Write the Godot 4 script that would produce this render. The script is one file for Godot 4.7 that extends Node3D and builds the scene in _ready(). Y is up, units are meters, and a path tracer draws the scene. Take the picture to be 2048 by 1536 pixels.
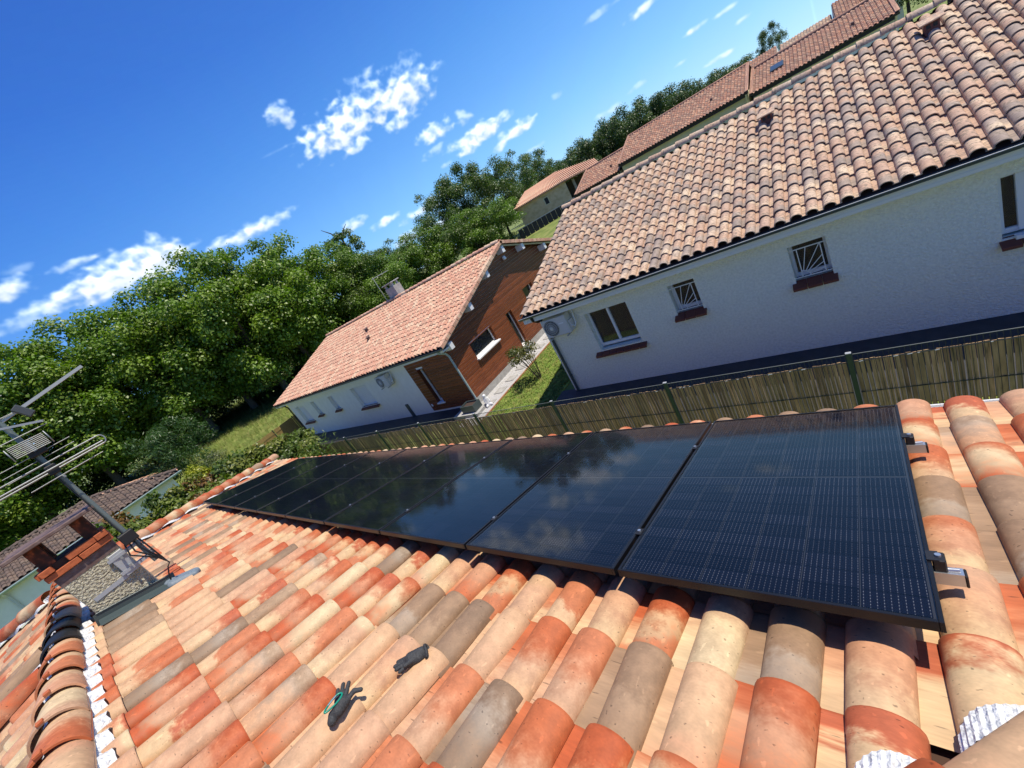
extends Node3D

# ------------------------------------------------------------------ mesh builder
class MB:
	var v := PackedVector3Array()
	var n := PackedVector3Array()
	var uv := PackedVector2Array()
	var c := PackedColorArray()
	var ix := PackedInt32Array()
	var col := Color.WHITE
	func vert(p: Vector3, nn: Vector3, t := Vector2.ZERO) -> int:
		v.append(p); n.append(nn); uv.append(t); c.append(col)
		return v.size() - 1
	# a, b, d, e counter-clockwise seen from outside
	func quad(a: Vector3, b: Vector3, d: Vector3, e: Vector3, ta := Vector2(0, 0), tb := Vector2(1, 0), td := Vector2(1, 1), te := Vector2(0, 1)) -> void:
		var nn := (b - a).cross(d - a)
		if nn.length_squared() < 1e-14:
			nn = (d - a).cross(e - a)
		nn = nn.normalized()
		var i := vert(a, nn, ta)
		vert(b, nn, tb); vert(d, nn, td); vert(e, nn, te)
		ix.append_array(PackedInt32Array([i, i + 2, i + 1, i, i + 3, i + 2]))
	func tri(a: Vector3, b: Vector3, d: Vector3) -> void:
		var nn := (b - a).cross(d - a).normalized()
		var i := vert(a, nn, Vector2(a.x, a.y))
		vert(b, nn, Vector2(b.x, b.y)); vert(d, nn, Vector2(d.x, d.y))
		ix.append_array(PackedInt32Array([i, i + 2, i + 1]))
	func face(i: int, j: int, k: int) -> void: # ccw indices
		ix.append_array(PackedInt32Array([i, k, j]))
	func box(cn: Vector3, s: Vector3, b := Basis.IDENTITY, ch := 0.0) -> void:
		var h := s * 0.5
		if ch <= 0.0:
			var p := []
			for k in 8:
				p.append(cn + b * Vector3(h.x if k & 1 else -h.x, h.y if k & 2 else -h.y, h.z if k & 4 else -h.z))
			quad(p[4], p[5], p[7], p[6]); quad(p[1], p[0], p[2], p[3])
			quad(p[5], p[1], p[3], p[7]); quad(p[0], p[4], p[6], p[2])
			quad(p[6], p[7], p[3], p[2]); quad(p[0], p[1], p[5], p[4])
			return
		# chamfered box: 6 faces, 12 edge strips, 8 corners
		var ax := [Vector3(1, 0, 0), Vector3(0, 1, 0), Vector3(0, 0, 1)]
		var hh := [h.x, h.y, h.z]
		for i in 3:
			var j := (i + 1) % 3
			var k := (i + 2) % 3
			for s1 in [-1.0, 1.0]:
				var f: Vector3 = ax[i] * hh[i] * s1
				var u: Vector3 = ax[j] * (hh[j] - ch)
				var w: Vector3 = ax[k] * (hh[k] - ch) * s1
				quad(cn + b * (f - u - w), cn + b * (f + u - w), cn + b * (f + u + w), cn + b * (f - u + w))
				for s2 in [-1.0, 1.0]: # edges between axis i (s1) and axis j (s2)
					var a1: Vector3 = ax[i] * hh[i] * s1 + ax[j] * (hh[j] - ch) * s2
					var a2: Vector3 = ax[i] * (hh[i] - ch) * s1 + ax[j] * hh[j] * s2
					var t: Vector3 = ax[k] * (hh[k] - ch) * s1 * s2
					quad(cn + b * (a1 - t), cn + b * (a2 - t), cn + b * (a2 + t), cn + b * (a1 + t))
		for k in 8:
			var sx := 1.0 if k & 1 else -1.0
			var sy := 1.0 if k & 2 else -1.0
			var sz := 1.0 if k & 4 else -1.0
			var q1 := cn + b * Vector3(h.x * sx, (h.y - ch) * sy, (h.z - ch) * sz)
			var q2 := cn + b * Vector3((h.x - ch) * sx, h.y * sy, (h.z - ch) * sz)
			var q3 := cn + b * Vector3((h.x - ch) * sx, (h.y - ch) * sy, h.z * sz)
			if sx * sy * sz > 0: tri(q1, q2, q3)
			else: tri(q1, q3, q2)
	func rbox(lo: Vector3, hi: Vector3, ch := 0.0) -> void:
		box((lo + hi) * 0.5, hi - lo, Basis.IDENTITY, ch)
	func bar(a: Vector3, b: Vector3, w: float, h: float, up := Vector3.UP, ch := 0.0) -> void:
		var z := (b - a).normalized()
		if absf(z.dot(up)) > 0.98: up = Vector3(1, 0, 0) if absf(z.x) < 0.9 else Vector3(0, 0, 1)
		var x := up.cross(z).normalized()
		box((a + b) * 0.5, Vector3(w, h, a.distance_to(b)), Basis(x, z.cross(x), z), ch)
	func tube(pts: PackedVector3Array, rad: PackedFloat32Array, sides := 8, caps := true) -> void:
		var first := v.size()
		var m := pts.size()
		var up := Vector3(0.13, 0.97, 0.21).normalized()
		var x := Vector3.ZERO
		for i in m:
			var t := (pts[mini(i + 1, m - 1)] - pts[maxi(i - 1, 0)]).normalized()
			if x == Vector3.ZERO:
				if absf(t.dot(up)) > 0.9: up = Vector3(0.9, 0.1, 0.3)
				x = up.cross(t).normalized()
			else:
				x = (x - t * x.dot(t)).normalized()
			var y := t.cross(x)
			for k in sides + 1:
				var a := TAU * k / sides
				var d := x * cos(a) + y * sin(a)
				vert(pts[i] + d * rad[mini(i, rad.size() - 1)], d, Vector2(float(k) / sides, float(i) / maxf(m - 1, 1)))
		for i in m - 1:
			for k in sides:
				var a := first + i * (sides + 1) + k
				var b := a + sides + 1
				face(a, a + 1, b + 1); face(a, b + 1, b)
		if caps:
			for e in [0, m - 1]:
				var t: Vector3 = (pts[1] - pts[0]).normalized() if e == 0 else (pts[m - 1] - pts[m - 2]).normalized()
				if e == 0: t = -t
				var o := vert(pts[e], t)
				for k in sides + 1:
					vert(v[first + e * (sides + 1) + k], t)
				for k in sides:
					if e == 0: face(o, o + 2 + k, o + 1 + k)
					else: face(o, o + 1 + k, o + 2 + k)
	func rod(a: Vector3, b: Vector3, r: float, sides := 8, r2 := -1.0) -> void:
		tube(PackedVector3Array([a, b]), PackedFloat32Array([r, r if r2 < 0 else r2]), sides)
	func append(o: MB, x: Transform3D) -> void:
		var f := v.size()
		var q := x.basis.inverse().transposed()
		for i in o.v.size():
			v.append(x * o.v[i]); n.append((q * o.n[i]).normalized())
		uv.append_array(o.uv); c.append_array(o.c)
		for i in o.ix: ix.append(i + f)
	func mesh(m: Material = null) -> ArrayMesh:
		var a := []
		a.resize(Mesh.ARRAY_MAX)
		a[Mesh.ARRAY_VERTEX] = v; a[Mesh.ARRAY_NORMAL] = n; a[Mesh.ARRAY_TEX_UV] = uv; a[Mesh.ARRAY_COLOR] = c; a[Mesh.ARRAY_INDEX] = ix
		var am := ArrayMesh.new()
		am.add_surface_from_arrays(Mesh.PRIMITIVE_TRIANGLES, a)
		if m: am.surface_set_material(0, m)
		return am

# ------------------------------------------------------------------ scene helpers
var used := {}
var rng := RandomNumberGenerator.new()
var M := {}

func numbered(parent: Node, called: String) -> String:
	var key := str(parent.get_instance_id()) + called
	var k: int = used.get(key, 0)
	used[key] = k + 1
	return called if k == 0 else "%s_%03d" % [called, k]

# a Node3D at the thing's base; its parts become children
func thing(called: String, label: String, category: String, at: Vector3, group := "") -> Node3D:
	var o := Node3D.new()
	o.name = numbered(self, called)
	add_child(o)
	o.position = at
	tag(o, label, category, group)
	return o

func tag(o: Node, label: String, category := "", group := "", kind := "") -> void:
	if label: o.set_meta("label", label)
	if category: o.set_meta("category", category)
	if group: o.set_meta("group", group)
	if kind: o.set_meta("kind", kind)

# a mesh whose vertices are in world space, as a child of parent
func part(parent: Node3D, called: String, mb: MB, m: Material, kind := "") -> MeshInstance3D:
	return place(parent, called, mb.mesh(m), Transform3D(), kind)

func place(parent: Node3D, called: String, me: Mesh, x: Transform3D, kind := "") -> MeshInstance3D:
	var o := MeshInstance3D.new()
	o.name = numbered(parent, called)
	o.mesh = me
	parent.add_child(o)
	o.transform = parent.global_transform.affine_inverse() * x if parent != self else x
	if kind: o.set_meta("kind", kind)
	return o

func structure(called: String, mb: MB, m: Material) -> MeshInstance3D:
	return part(self, called, mb, m, "structure")

func lin(r: float, g: float, b: float) -> Color:
	return Color(r, g, b).linear_to_srgb()

func mat(col: Color, rough := 0.8, metal := 0.0) -> StandardMaterial3D: # col in linear values
	var m := StandardMaterial3D.new()
	m.albedo_color = col.linear_to_srgb()
	m.roughness = rough
	m.metallic = metal
	return m

func noise(freq: float, sd: int, oct := 4, kind := FastNoiseLite.TYPE_SIMPLEX_SMOOTH) -> FastNoiseLite:
	var f := FastNoiseLite.new()
	f.seed = sd; f.frequency = freq; f.fractal_octaves = oct; f.noise_type = kind
	return f

func ntex(freq: float, sd: int, stops: Array, size := 512, oct := 5, kind := FastNoiseLite.TYPE_SIMPLEX_SMOOTH) -> NoiseTexture2D:
	var t := NoiseTexture2D.new()
	t.width = size; t.height = size; t.seamless = true
	t.noise = noise(freq, sd, oct, kind)
	if stops.size():
		var g := Gradient.new()
		var off := PackedFloat32Array()
		var cs := PackedColorArray()
		for s in stops:
			off.append(s[0])
			cs.append((s[1] as Color).linear_to_srgb())
		g.offsets = off; g.colors = cs
		t.color_ramp = g
	return t

# colour noise + relief, mapped in world space
func triplanar(stops: Array, freq: float, sd: int, sc: Vector3, rough := 0.85, bump := 0.0, bump_tex: Texture2D = null, size := 512) -> StandardMaterial3D:
	var m := StandardMaterial3D.new()
	m.albedo_texture = ntex(freq, sd, stops, size)
	m.uv1_triplanar = true
	m.uv1_world_triplanar = true
	m.uv1_scale = sc
	m.roughness = rough
	if bump > 0.0:
		m.heightmap_enabled = true
		m.heightmap_texture = bump_tex if bump_tex else ntex(freq, sd + 7, [], size)
		m.heightmap_scale = bump
	return m

# ------------------------------------------------------------------ our roof frame
const PITCH := 0.2825245815375157
const O := Vector3(0, 3.9, 0)            # near top right corner of the panel row
var RN := Vector3(0, cos(PITCH), -sin(PITCH))
var RD := Vector3(0, -sin(PITCH), -cos(PITCH))   # down the slope
var NN := Vector3(0, cos(PITCH), sin(PITCH))     # normal of the far slope
const RIDGE_V := -1.8
const PAN := -0.2

func roof(u: float, v: float, h := 0.0) -> Vector3:
	return O + Vector3(u, 0, 0) + RD * v + RN * h

func north(u: float, s: float, h := 0.0) -> Vector3: # s metres down the other slope from the ridge
	return roof(u, RIDGE_V, PAN) + Vector3(0, -sin(PITCH), cos(PITCH)) * s + NN * (h - PAN)

# ------------------------------------------------------------------ textures of fired clay
func clay_atlas(w: int, h: int, cols: int, rows: int, seen_colours: Array, gain: float, sd: int, spec: float, lichen: float, rows_mix := 1.0) -> ImageTexture:
	var pal := []
	for sc in seen_colours: pal.append(Color((sc.srgb_to_linear() * gain), 1.0).linear_to_srgb())
	var im := Image.create(w, h, false, Image.FORMAT_RGB8)
	var r := RandomNumberGenerator.new()
	r.seed = sd
	var n1 := noise(0.011, sd + 1, 3)
	var n2 := noise(0.05, sd + 2, 4)
	var n3 := noise(0.16, sd + 3, 2)
	var n4 := noise(0.11, sd + 4, 1)
	var cw := w / cols
	var lich := Color(Color8(128, 116, 100).srgb_to_linear() * gain, 1.0).linear_to_srgb()
	var chh := h / rows
	for cy in rows:
		for cx in cols:
			var a: Color = pal[r.randi() % pal.size()]
			var b: Color = pal[r.randi() % pal.size()]
			var d: Color = pal[r.randi() % pal.size()]
			if rows_mix < 0.0: # new tiles: flamed red ends, pale bodies, some brown ones
				var brown := r.randf() < 0.20
				a = pal[r.randi() % 4] if r.randf() < 0.46 else pal[4 + r.randi() % 8]
				b = pal[4 + r.randi() % 8]
				d = pal[r.randi() % 4] if r.randf() < 0.36 else pal[4 + r.randi() % 8]
				if brown:
					a = pal[12 + r.randi() % 4]; b = a.lerp(pal[12 + r.randi() % 4], 0.6)
					if r.randf() < 0.6: d = a
			elif r.randf() > rows_mix:
				b = a.lerp(b, 0.25); d = a.lerp(d, 0.25)
			var b1 := r.randf_range(0.14, 0.60)
			var b2 := b1 + r.randf_range(0.2, 0.55)
			var w1 := r.randf_range(0.07, 0.3)
			var w2 := r.randf_range(0.12, 0.4)
			var tilt := r.randf_range(-0.14, 0.14)
			for y in chh:
				var py := cy * chh + y
				for x in cw:
					var px := cx * cw + x
					var big := n1.get_noise_2d(px, py)
					var mid := n2.get_noise_2d(px, py * 0.6)
					var fine := n3.get_noise_2d(px, py)
					var t := 1.0 - float(y) / chh + big * 0.20 + mid * 0.07 + fine * 0.03 + tilt * (float(x) / cw - 0.5) * 2.0
					var k := a.lerp(b, smoothstep(b1 - w1, b1 + w1, t)).lerp(d, smoothstep(b2 - w2, b2 + w2, t))
					var f := 1.0 + mid * 0.08 + big * 0.07 + fine * 0.04
					if spec > 0.0 and n4.get_noise_2d(px, py) > 0.80 and mid > 0.05: f *= 0.72
					if spec > 0.0 and n4.get_noise_2d(px + 90, py * 0.3) > 0.70 and big < -0.1: f *= 1.10
					if lichen > 0.0:
						var q := smoothstep(0.02, 0.42, n2.get_noise_2d(px + 700, py + 300) + big * 0.6 - 0.2 + lichen * 0.35)
						k = k.lerp(lich, q * 0.6)
						f -= q * fine * 0.3
					im.set_pixel(px, py, Color(k.r * f, k.g * f, k.b * f))
	return ImageTexture.create_from_image(im)

func cell_uv(i: int, cols: int, rows: int) -> Rect2:
	i = i % (cols * rows)
	return Rect2((i % cols + 0.03) / cols, (i / cols + 0.03) / rows, 0.94 / cols, 0.94 / rows)

# barrel tile with the pan on its left; x across, y outwards, z up the slope, z = 0 at its lower end
func tile_shape(hw: float, hi: float, pan: float, length: float, seg: int, cell: Rect2, lift := 0.015, fine := true, taper := 0.9) -> MB:
	var b := MB.new()
	var th := 0.012
	var px: Array[Vector2] = []
	var pn: Array[Vector2] = []
	if pan > 0.0:
		px.append(Vector2(-hw - pan, 0.010)); pn.append(Vector2(0.3, 1))
		px.append(Vector2(-hw - pan + 0.012, 0.0)); pn.append(Vector2(0.2, 1))
		px.append(Vector2(-hw * 0.78, 0.0)); pn.append(Vector2(0, 1))
	var first := px.size()
	for k in seg + 1:
		var a := PI - PI * k / seg
		var e := Vector2(cos(a), sin(a))
		px.append(Vector2(e.x * hw, pow(e.y, 0.9) * hi)); pn.append(Vector2(e.x / hw, e.y / hi).normalized())
	var m := px.size()
	var zs := [0.0, 0.014, length] if fine else [0.0, length]
	for zi in zs.size():
		var z: float = zs[zi]
		var t := z / length
		for k in m:
			var q := px[k]
			var s := lerpf(1.0, taper, t) if k >= first else 1.0
			var y := q.y * s + lift * (1.0 - t)
			if fine and zi == 0 and k > first: y -= 0.004
			var x := q.x * s if k >= first else q.x
			b.vert(Vector3(x, y, z), Vector3(pn[k].x, pn[k].y, -0.5 if fine and zi == 0 else 0.0).normalized(), cell.position + cell.size * Vector2(float(k) / (m - 1), 1.0 - t))
	for zi in zs.size() - 1:
		for k in m - 1:
			if k == first - 1: continue
			var i := zi * m + k
			b.face(i, i + m + 1, i + 1); b.face(i, i + m, i + m + 1)
	# thickness at the lower end, and the long right edge
	var uvm := cell.position + cell.size * Vector2(0.5, 0.99)
	for k in m - 1:
		if k == first - 1: continue
		var o1 := b.v[k]
		var o2 := b.v[k + 1]
		var i1 := o1 - Vector3(pn[k].x, pn[k].y, 0).normalized() * th
		var i2 := o2 - Vector3(pn[k + 1].x, pn[k + 1].y, 0).normalized() * th
		if k < first:
			i1 = o1 - Vector3(0, th, 0); i2 = o2 - Vector3(0, th, 0)
		i1.z = 0.0; i2.z = 0.0
		b.quad(i2, i1, o1, o2, uvm, uvm, uvm, uvm)
	var ra := b.v[m - 1]
	var rb := b.v[zs.size() * m - 1]
	var dn := Vector3(0, -th, 0)
	b.quad(rb + dn, ra + dn, ra, rb, uvm, uvm, uvm, uvm)
	if pan > 0.0:
		var la := b.v[first]
		var lb := b.v[(zs.size() - 1) * m + first]
		b.quad(la + dn, lb + dn, lb, la, uvm, uvm, uvm, uvm)
	return b

# half round ridge or hip tile along local z, wide end at z = 0
func ridge_shape(r: float, hi: float, length: float, seg: int, cell: Rect2, taper := 0.84) -> MB:
	return tile_shape(r, hi, 0.0, length, seg, cell, 0.022, true, taper)

# tiles over a slope: [origin at eave, along the eave, up the slope, outward] -> parts for the nearest, one part for the rest
func lay_tiles(roof_node: Node3D, spots: Array, shapes: Array, m: Material, most: int) -> void:
	var eye := CAM
	spots.sort_custom(func(a, b): return a.origin.distance_squared_to(eye) < b.origin.distance_squared_to(eye))
	var meshes := []
	for s in shapes: meshes.append(s.mesh(m))
	var rest := MB.new()
	var done := 0
	var r := RandomNumberGenerator.new()
	r.seed = spots.size()
	for x in spots:
		var k := r.randi() % shapes.size()
		if done < most and in_view(x.origin):
			place(roof_node, "tile", meshes[k], x)
			done += 1
		else:
			rest.append(shapes[k], x)
	if rest.v.size():
		part(roof_node, "tiling", rest, m, "stuff")

const CAM := Vector3(-0.003146, 5.419824, 0.989573)
var CB := Basis(Vector3(0.72555, -0.481106, -0.492051), Vector3(0.155351, 0.811064, -0.563952), Vector3(0.670405, 0.332735, 0.663208)).orthonormalized()

func in_view(p: Vector3) -> bool:
	var q := CB.inverse() * (p - CAM)
	if q.z > -0.1: return false
	return absf(q.x / -q.z) < 1.32 and absf(q.y / -q.z) < 1.02

# wall in a plane z = z0 facing +z (or x = x0 facing +x when turned), with openings cut out and reveals
func wall_with_holes(mb: MB, a0: float, a1: float, y0: float, y1: float, holes: Array, at: float, depth: float, along_x := true) -> void:
	var xs := [a0, a1]
	var ys := [y0, y1]
	for h in holes:
		xs.append_array([h.position.x, h.end.x]); ys.append_array([h.position.y, h.end.y])
	xs.sort(); ys.sort()
	var P := func(a: float, y: float, d: float) -> Vector3: return Vector3(a, y, at - d) if along_x else Vector3(at - d, y, -a)
	for i in xs.size() - 1:
		for j in ys.size() - 1:
			if xs[i + 1] - xs[i] < 1e-5 or ys[j + 1] - ys[j] < 1e-5: continue
			var mid := Vector2((xs[i] + xs[i + 1]) * 0.5, (ys[j] + ys[j + 1]) * 0.5)
			var inside := false
			for h in holes:
				if h.has_point(mid): inside = true
			if not inside:
				mb.quad(P.call(xs[i], ys[j], 0), P.call(xs[i + 1], ys[j], 0), P.call(xs[i + 1], ys[j + 1], 0), P.call(xs[i], ys[j + 1], 0))
	for h in holes:
		var x0: float = h.position.x
		var x1: float = h.end.x
		var b0: float = h.position.y
		var b1: float = h.end.y
		mb.quad(P.call(x0, b0, 0), P.call(x0, b1, 0), P.call(x0, b1, depth), P.call(x0, b0, depth))
		mb.quad(P.call(x1, b0, depth), P.call(x1, b1, depth), P.call(x1, b1, 0), P.call(x1, b0, 0))
		mb.quad(P.call(x0, b1, 0), P.call(x1, b1, 0), P.call(x1, b1, depth), P.call(x0, b1, depth))
		mb.quad(P.call(x0, b0, depth), P.call(x1, b0, depth), P.call(x1, b0, 0), P.call(x0, b0, 0))

# closed box without its front, so that a room behind a pane is dark
func room(mb: MB, lo: Vector3, hi: Vector3) -> void:
	mb.rbox(lo, hi)

# surface nets over a field of tapered capsules joined smoothly; squash flattens y
func blob_mesh(caps: Array, cell: float, k: float, x: Transform3D, out: MB) -> void:
	var lo := Vector3(1e9, 1e9, 1e9)
	var hi := -lo
	for cp in caps:
		var m := maxf(cp[2], cp[3]) + cell * 3
		for p in [cp[0], cp[1]]:
			lo = lo.min(p - Vector3.ONE * m); hi = hi.max(p + Vector3.ONE * m)
	var nx := int((hi.x - lo.x) / cell) + 1
	var ny := int((hi.y - lo.y) / cell) + 1
	var nz := int((hi.z - lo.z) / cell) + 1
	var f := PackedFloat32Array()
	f.resize(nx * ny * nz)
	f.fill(1.0)
	for cp in caps:
		var a: Vector3 = cp[0]
		var b: Vector3 = cp[1]
		var m := maxf(cp[2], cp[3]) + cell * 3
		var l := ((a.min(b) - Vector3.ONE * m - lo) / cell).max(Vector3.ZERO)
		var h := ((a.max(b) + Vector3.ONE * m - lo) / cell)
		var ba := b - a
		var bb := maxf(ba.length_squared(), 1e-9)
		for zi in range(int(l.z), mini(int(h.z) + 1, nz)):
			for yi in range(int(l.y), mini(int(h.y) + 1, ny)):
				for xi in range(int(l.x), mini(int(h.x) + 1, nx)):
					var p := lo + Vector3(xi, yi, zi) * cell
					var t := clampf((p - a).dot(ba) / bb, 0, 1)
					var d := p.distance_to(a + ba * t) - lerpf(cp[2], cp[3], t)
					var at := (zi * ny + yi) * nx + xi
					var e := f[at]
					var hh := clampf(0.5 + 0.5 * (e - d) / k, 0, 1)
					f[at] = lerpf(e, d, hh) - k * hh * (1 - hh)
	var idx := {}
	var first := out.v.size()
	for zi in nz - 1:
		for yi in ny - 1:
			for xi in nx - 1:
				var s := 0
				var sum := Vector3.ZERO
				var cnt := 0
				var val := []
				for q in 8:
					val.append(f[((zi + (q >> 2)) * ny + yi + ((q >> 1) & 1)) * nx + xi + (q & 1)])
					if val[q] < 0: s += 1
				if s == 0 or s == 8: continue
				for e in [[0, 1], [2, 3], [4, 5], [6, 7], [0, 2], [1, 3], [4, 6], [5, 7], [0, 4], [1, 5], [2, 6], [3, 7]]:
					var va: float = val[e[0]]
					var vb: float = val[e[1]]
					if (va < 0) == (vb < 0): continue
					var t := va / (va - vb)
					var pa := Vector3(e[0] & 1, (e[0] >> 1) & 1, e[0] >> 2)
					var pb := Vector3(e[1] & 1, (e[1] >> 1) & 1, e[1] >> 2)
					sum += pa.lerp(pb, t); cnt += 1
				var g := Vector3(val[1] + val[3] + val[5] + val[7] - val[0] - val[2] - val[4] - val[6], val[2] + val[3] + val[6] + val[7] - val[0] - val[1] - val[4] - val[5], val[4] + val[5] + val[6] + val[7] - val[0] - val[1] - val[2] - val[3]).normalized()
				idx[(zi * ny + yi) * nx + xi] = out.vert(x * (lo + (Vector3(xi, yi, zi) + sum / cnt) * cell), (x.basis * g).normalized())
	for key in idx:
		var xi: int = key % nx
		var yi: int = (key / nx) % ny
		var zi: int = key / (nx * ny)
		var step := [1, nx, nx * ny]
		for ax in 3:
			var u: int = step[(ax + 1) % 3]
			var w: int = step[(ax + 2) % 3]
			var v0 := f[key]
			var v1 := f[key + step[ax]]
			if (v0 < 0) == (v1 < 0): continue
			if not (idx.has(key - u) and idx.has(key - w) and idx.has(key - u - w)): continue
			var q := [idx[key - u - w], idx[key - w], idx[key], idx[key - u]]
			if v0 < 0:
				out.face(q[0], q[1], q[2]); out.face(q[0], q[2], q[3])
			else:
				out.face(q[0], q[2], q[1]); out.face(q[0], q[3], q[2])

# ------------------------------------------------------------------ leaves
# leaves spread over the shells of blobs: [centre, radius]
func leaves(blobs: Array, count: int, size: float, tones: Array, sd: int, slim := 0.55, up_bias := 0.55) -> MB:
	var b := MB.new()
	var r := RandomNumberGenerator.new()
	r.seed = sd
	var total := 0.0
	for q in blobs: total += q[1] * q[1]
	for q in blobs:
		var cen: Vector3 = q[0]
		var rad: float = q[1]
		var tone: Color = tones[r.randi() % tones.size()]
		for i in int(count * rad * rad / total):
			var d := Vector3(r.randfn(), r.randfn(), r.randfn()).normalized()
			if d.y < -0.35 and r.randf() < 0.6: d.y = -d.y
			var p := cen + d * rad * (1.0 - 0.62 * pow(r.randf(), 1.5)) * Vector3(1, 0.8, 1) + Vector3(r.randfn(), r.randfn() * 0.8, r.randfn()) * rad * 0.17
			var nn := (d * 0.7 + Vector3.UP * up_bias + Vector3(r.randfn(), r.randfn(), r.randfn()) * 0.42).normalized()
			var t := nn.cross(Vector3(r.randfn(), r.randfn(), r.randfn())).normalized()
			t = (t + Vector3.DOWN * 0.35).normalized()
			nn = (nn - t * nn.dot(t)).normalized()
			var s := t.cross(nn)
			var l := size * r.randf_range(0.65, 1.3)
			var wd := l * slim * 0.5
			b.col = tone * r.randf_range(0.72, 1.3)
			b.col.a = 1.0
			var i0 := b.vert(p, nn)
			b.vert(p + t * l * 0.5 + s * wd - nn * l * 0.06, (nn + s * 0.25).normalized())
			b.vert(p + t * l - nn * l * 0.12, nn)
			b.vert(p + t * l * 0.5 - s * wd - nn * l * 0.06, (nn - s * 0.25).normalized())
			b.face(i0, i0 + 1, i0 + 2); b.face(i0, i0 + 2, i0 + 3)
	return b

func crown_blobs(h: float, w: float, n: int, sd: int, br := Vector2(0.16, 0.3), low := 0.0) -> Array:
	var r := RandomNumberGenerator.new()
	r.seed = sd
	var out := []
	for i in n:
		var d := Vector3(r.randfn(), r.randfn(), r.randfn()).normalized()
		var k := pow(r.randf(), 0.35)
		var p := Vector3(d.x * w * 0.5, d.y * h * 0.5, d.z * w * 0.5) * k * 0.86
		if p.y < -h * 0.3: p *= Vector3(0.85, 1, 0.85)
		out.append([p + Vector3(0, h * 0.5 + low, 0), w * r.randf_range(br.x, br.y) * 0.5])
	return out

func trunk_shape(h: float, r0: float, sd: int, spread: float, limbs := 5) -> MB:
	var b := MB.new()
	var r := RandomNumberGenerator.new()
	r.seed = sd
	var pts := PackedVector3Array()
	var rad := PackedFloat32Array()
	for i in 6:
		var t := i / 5.0
		pts.append(Vector3(r.randfn() * 0.12 * t, h * t, r.randfn() * 0.12 * t)); rad.append(r0 * lerpf(1.25 if i == 0 else 1.0, 0.55, t))
	b.tube(pts, rad, 9)
	for k in limbs:
		var a := TAU * (k + r.randf() * 0.5) / limbs
		var st: Vector3 = pts[3 + k % 3]
		var en := st + Vector3(cos(a) * spread, spread * r.randf_range(0.7, 1.5), sin(a) * spread)
		var mid := st.lerp(en, 0.5) + Vector3(0, spread * 0.12, 0)
		b.tube(PackedVector3Array([st, mid, en]), PackedFloat32Array([r0 * 0.5, r0 * 0.32, r0 * 0.12]), 7)
	return b

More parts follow.
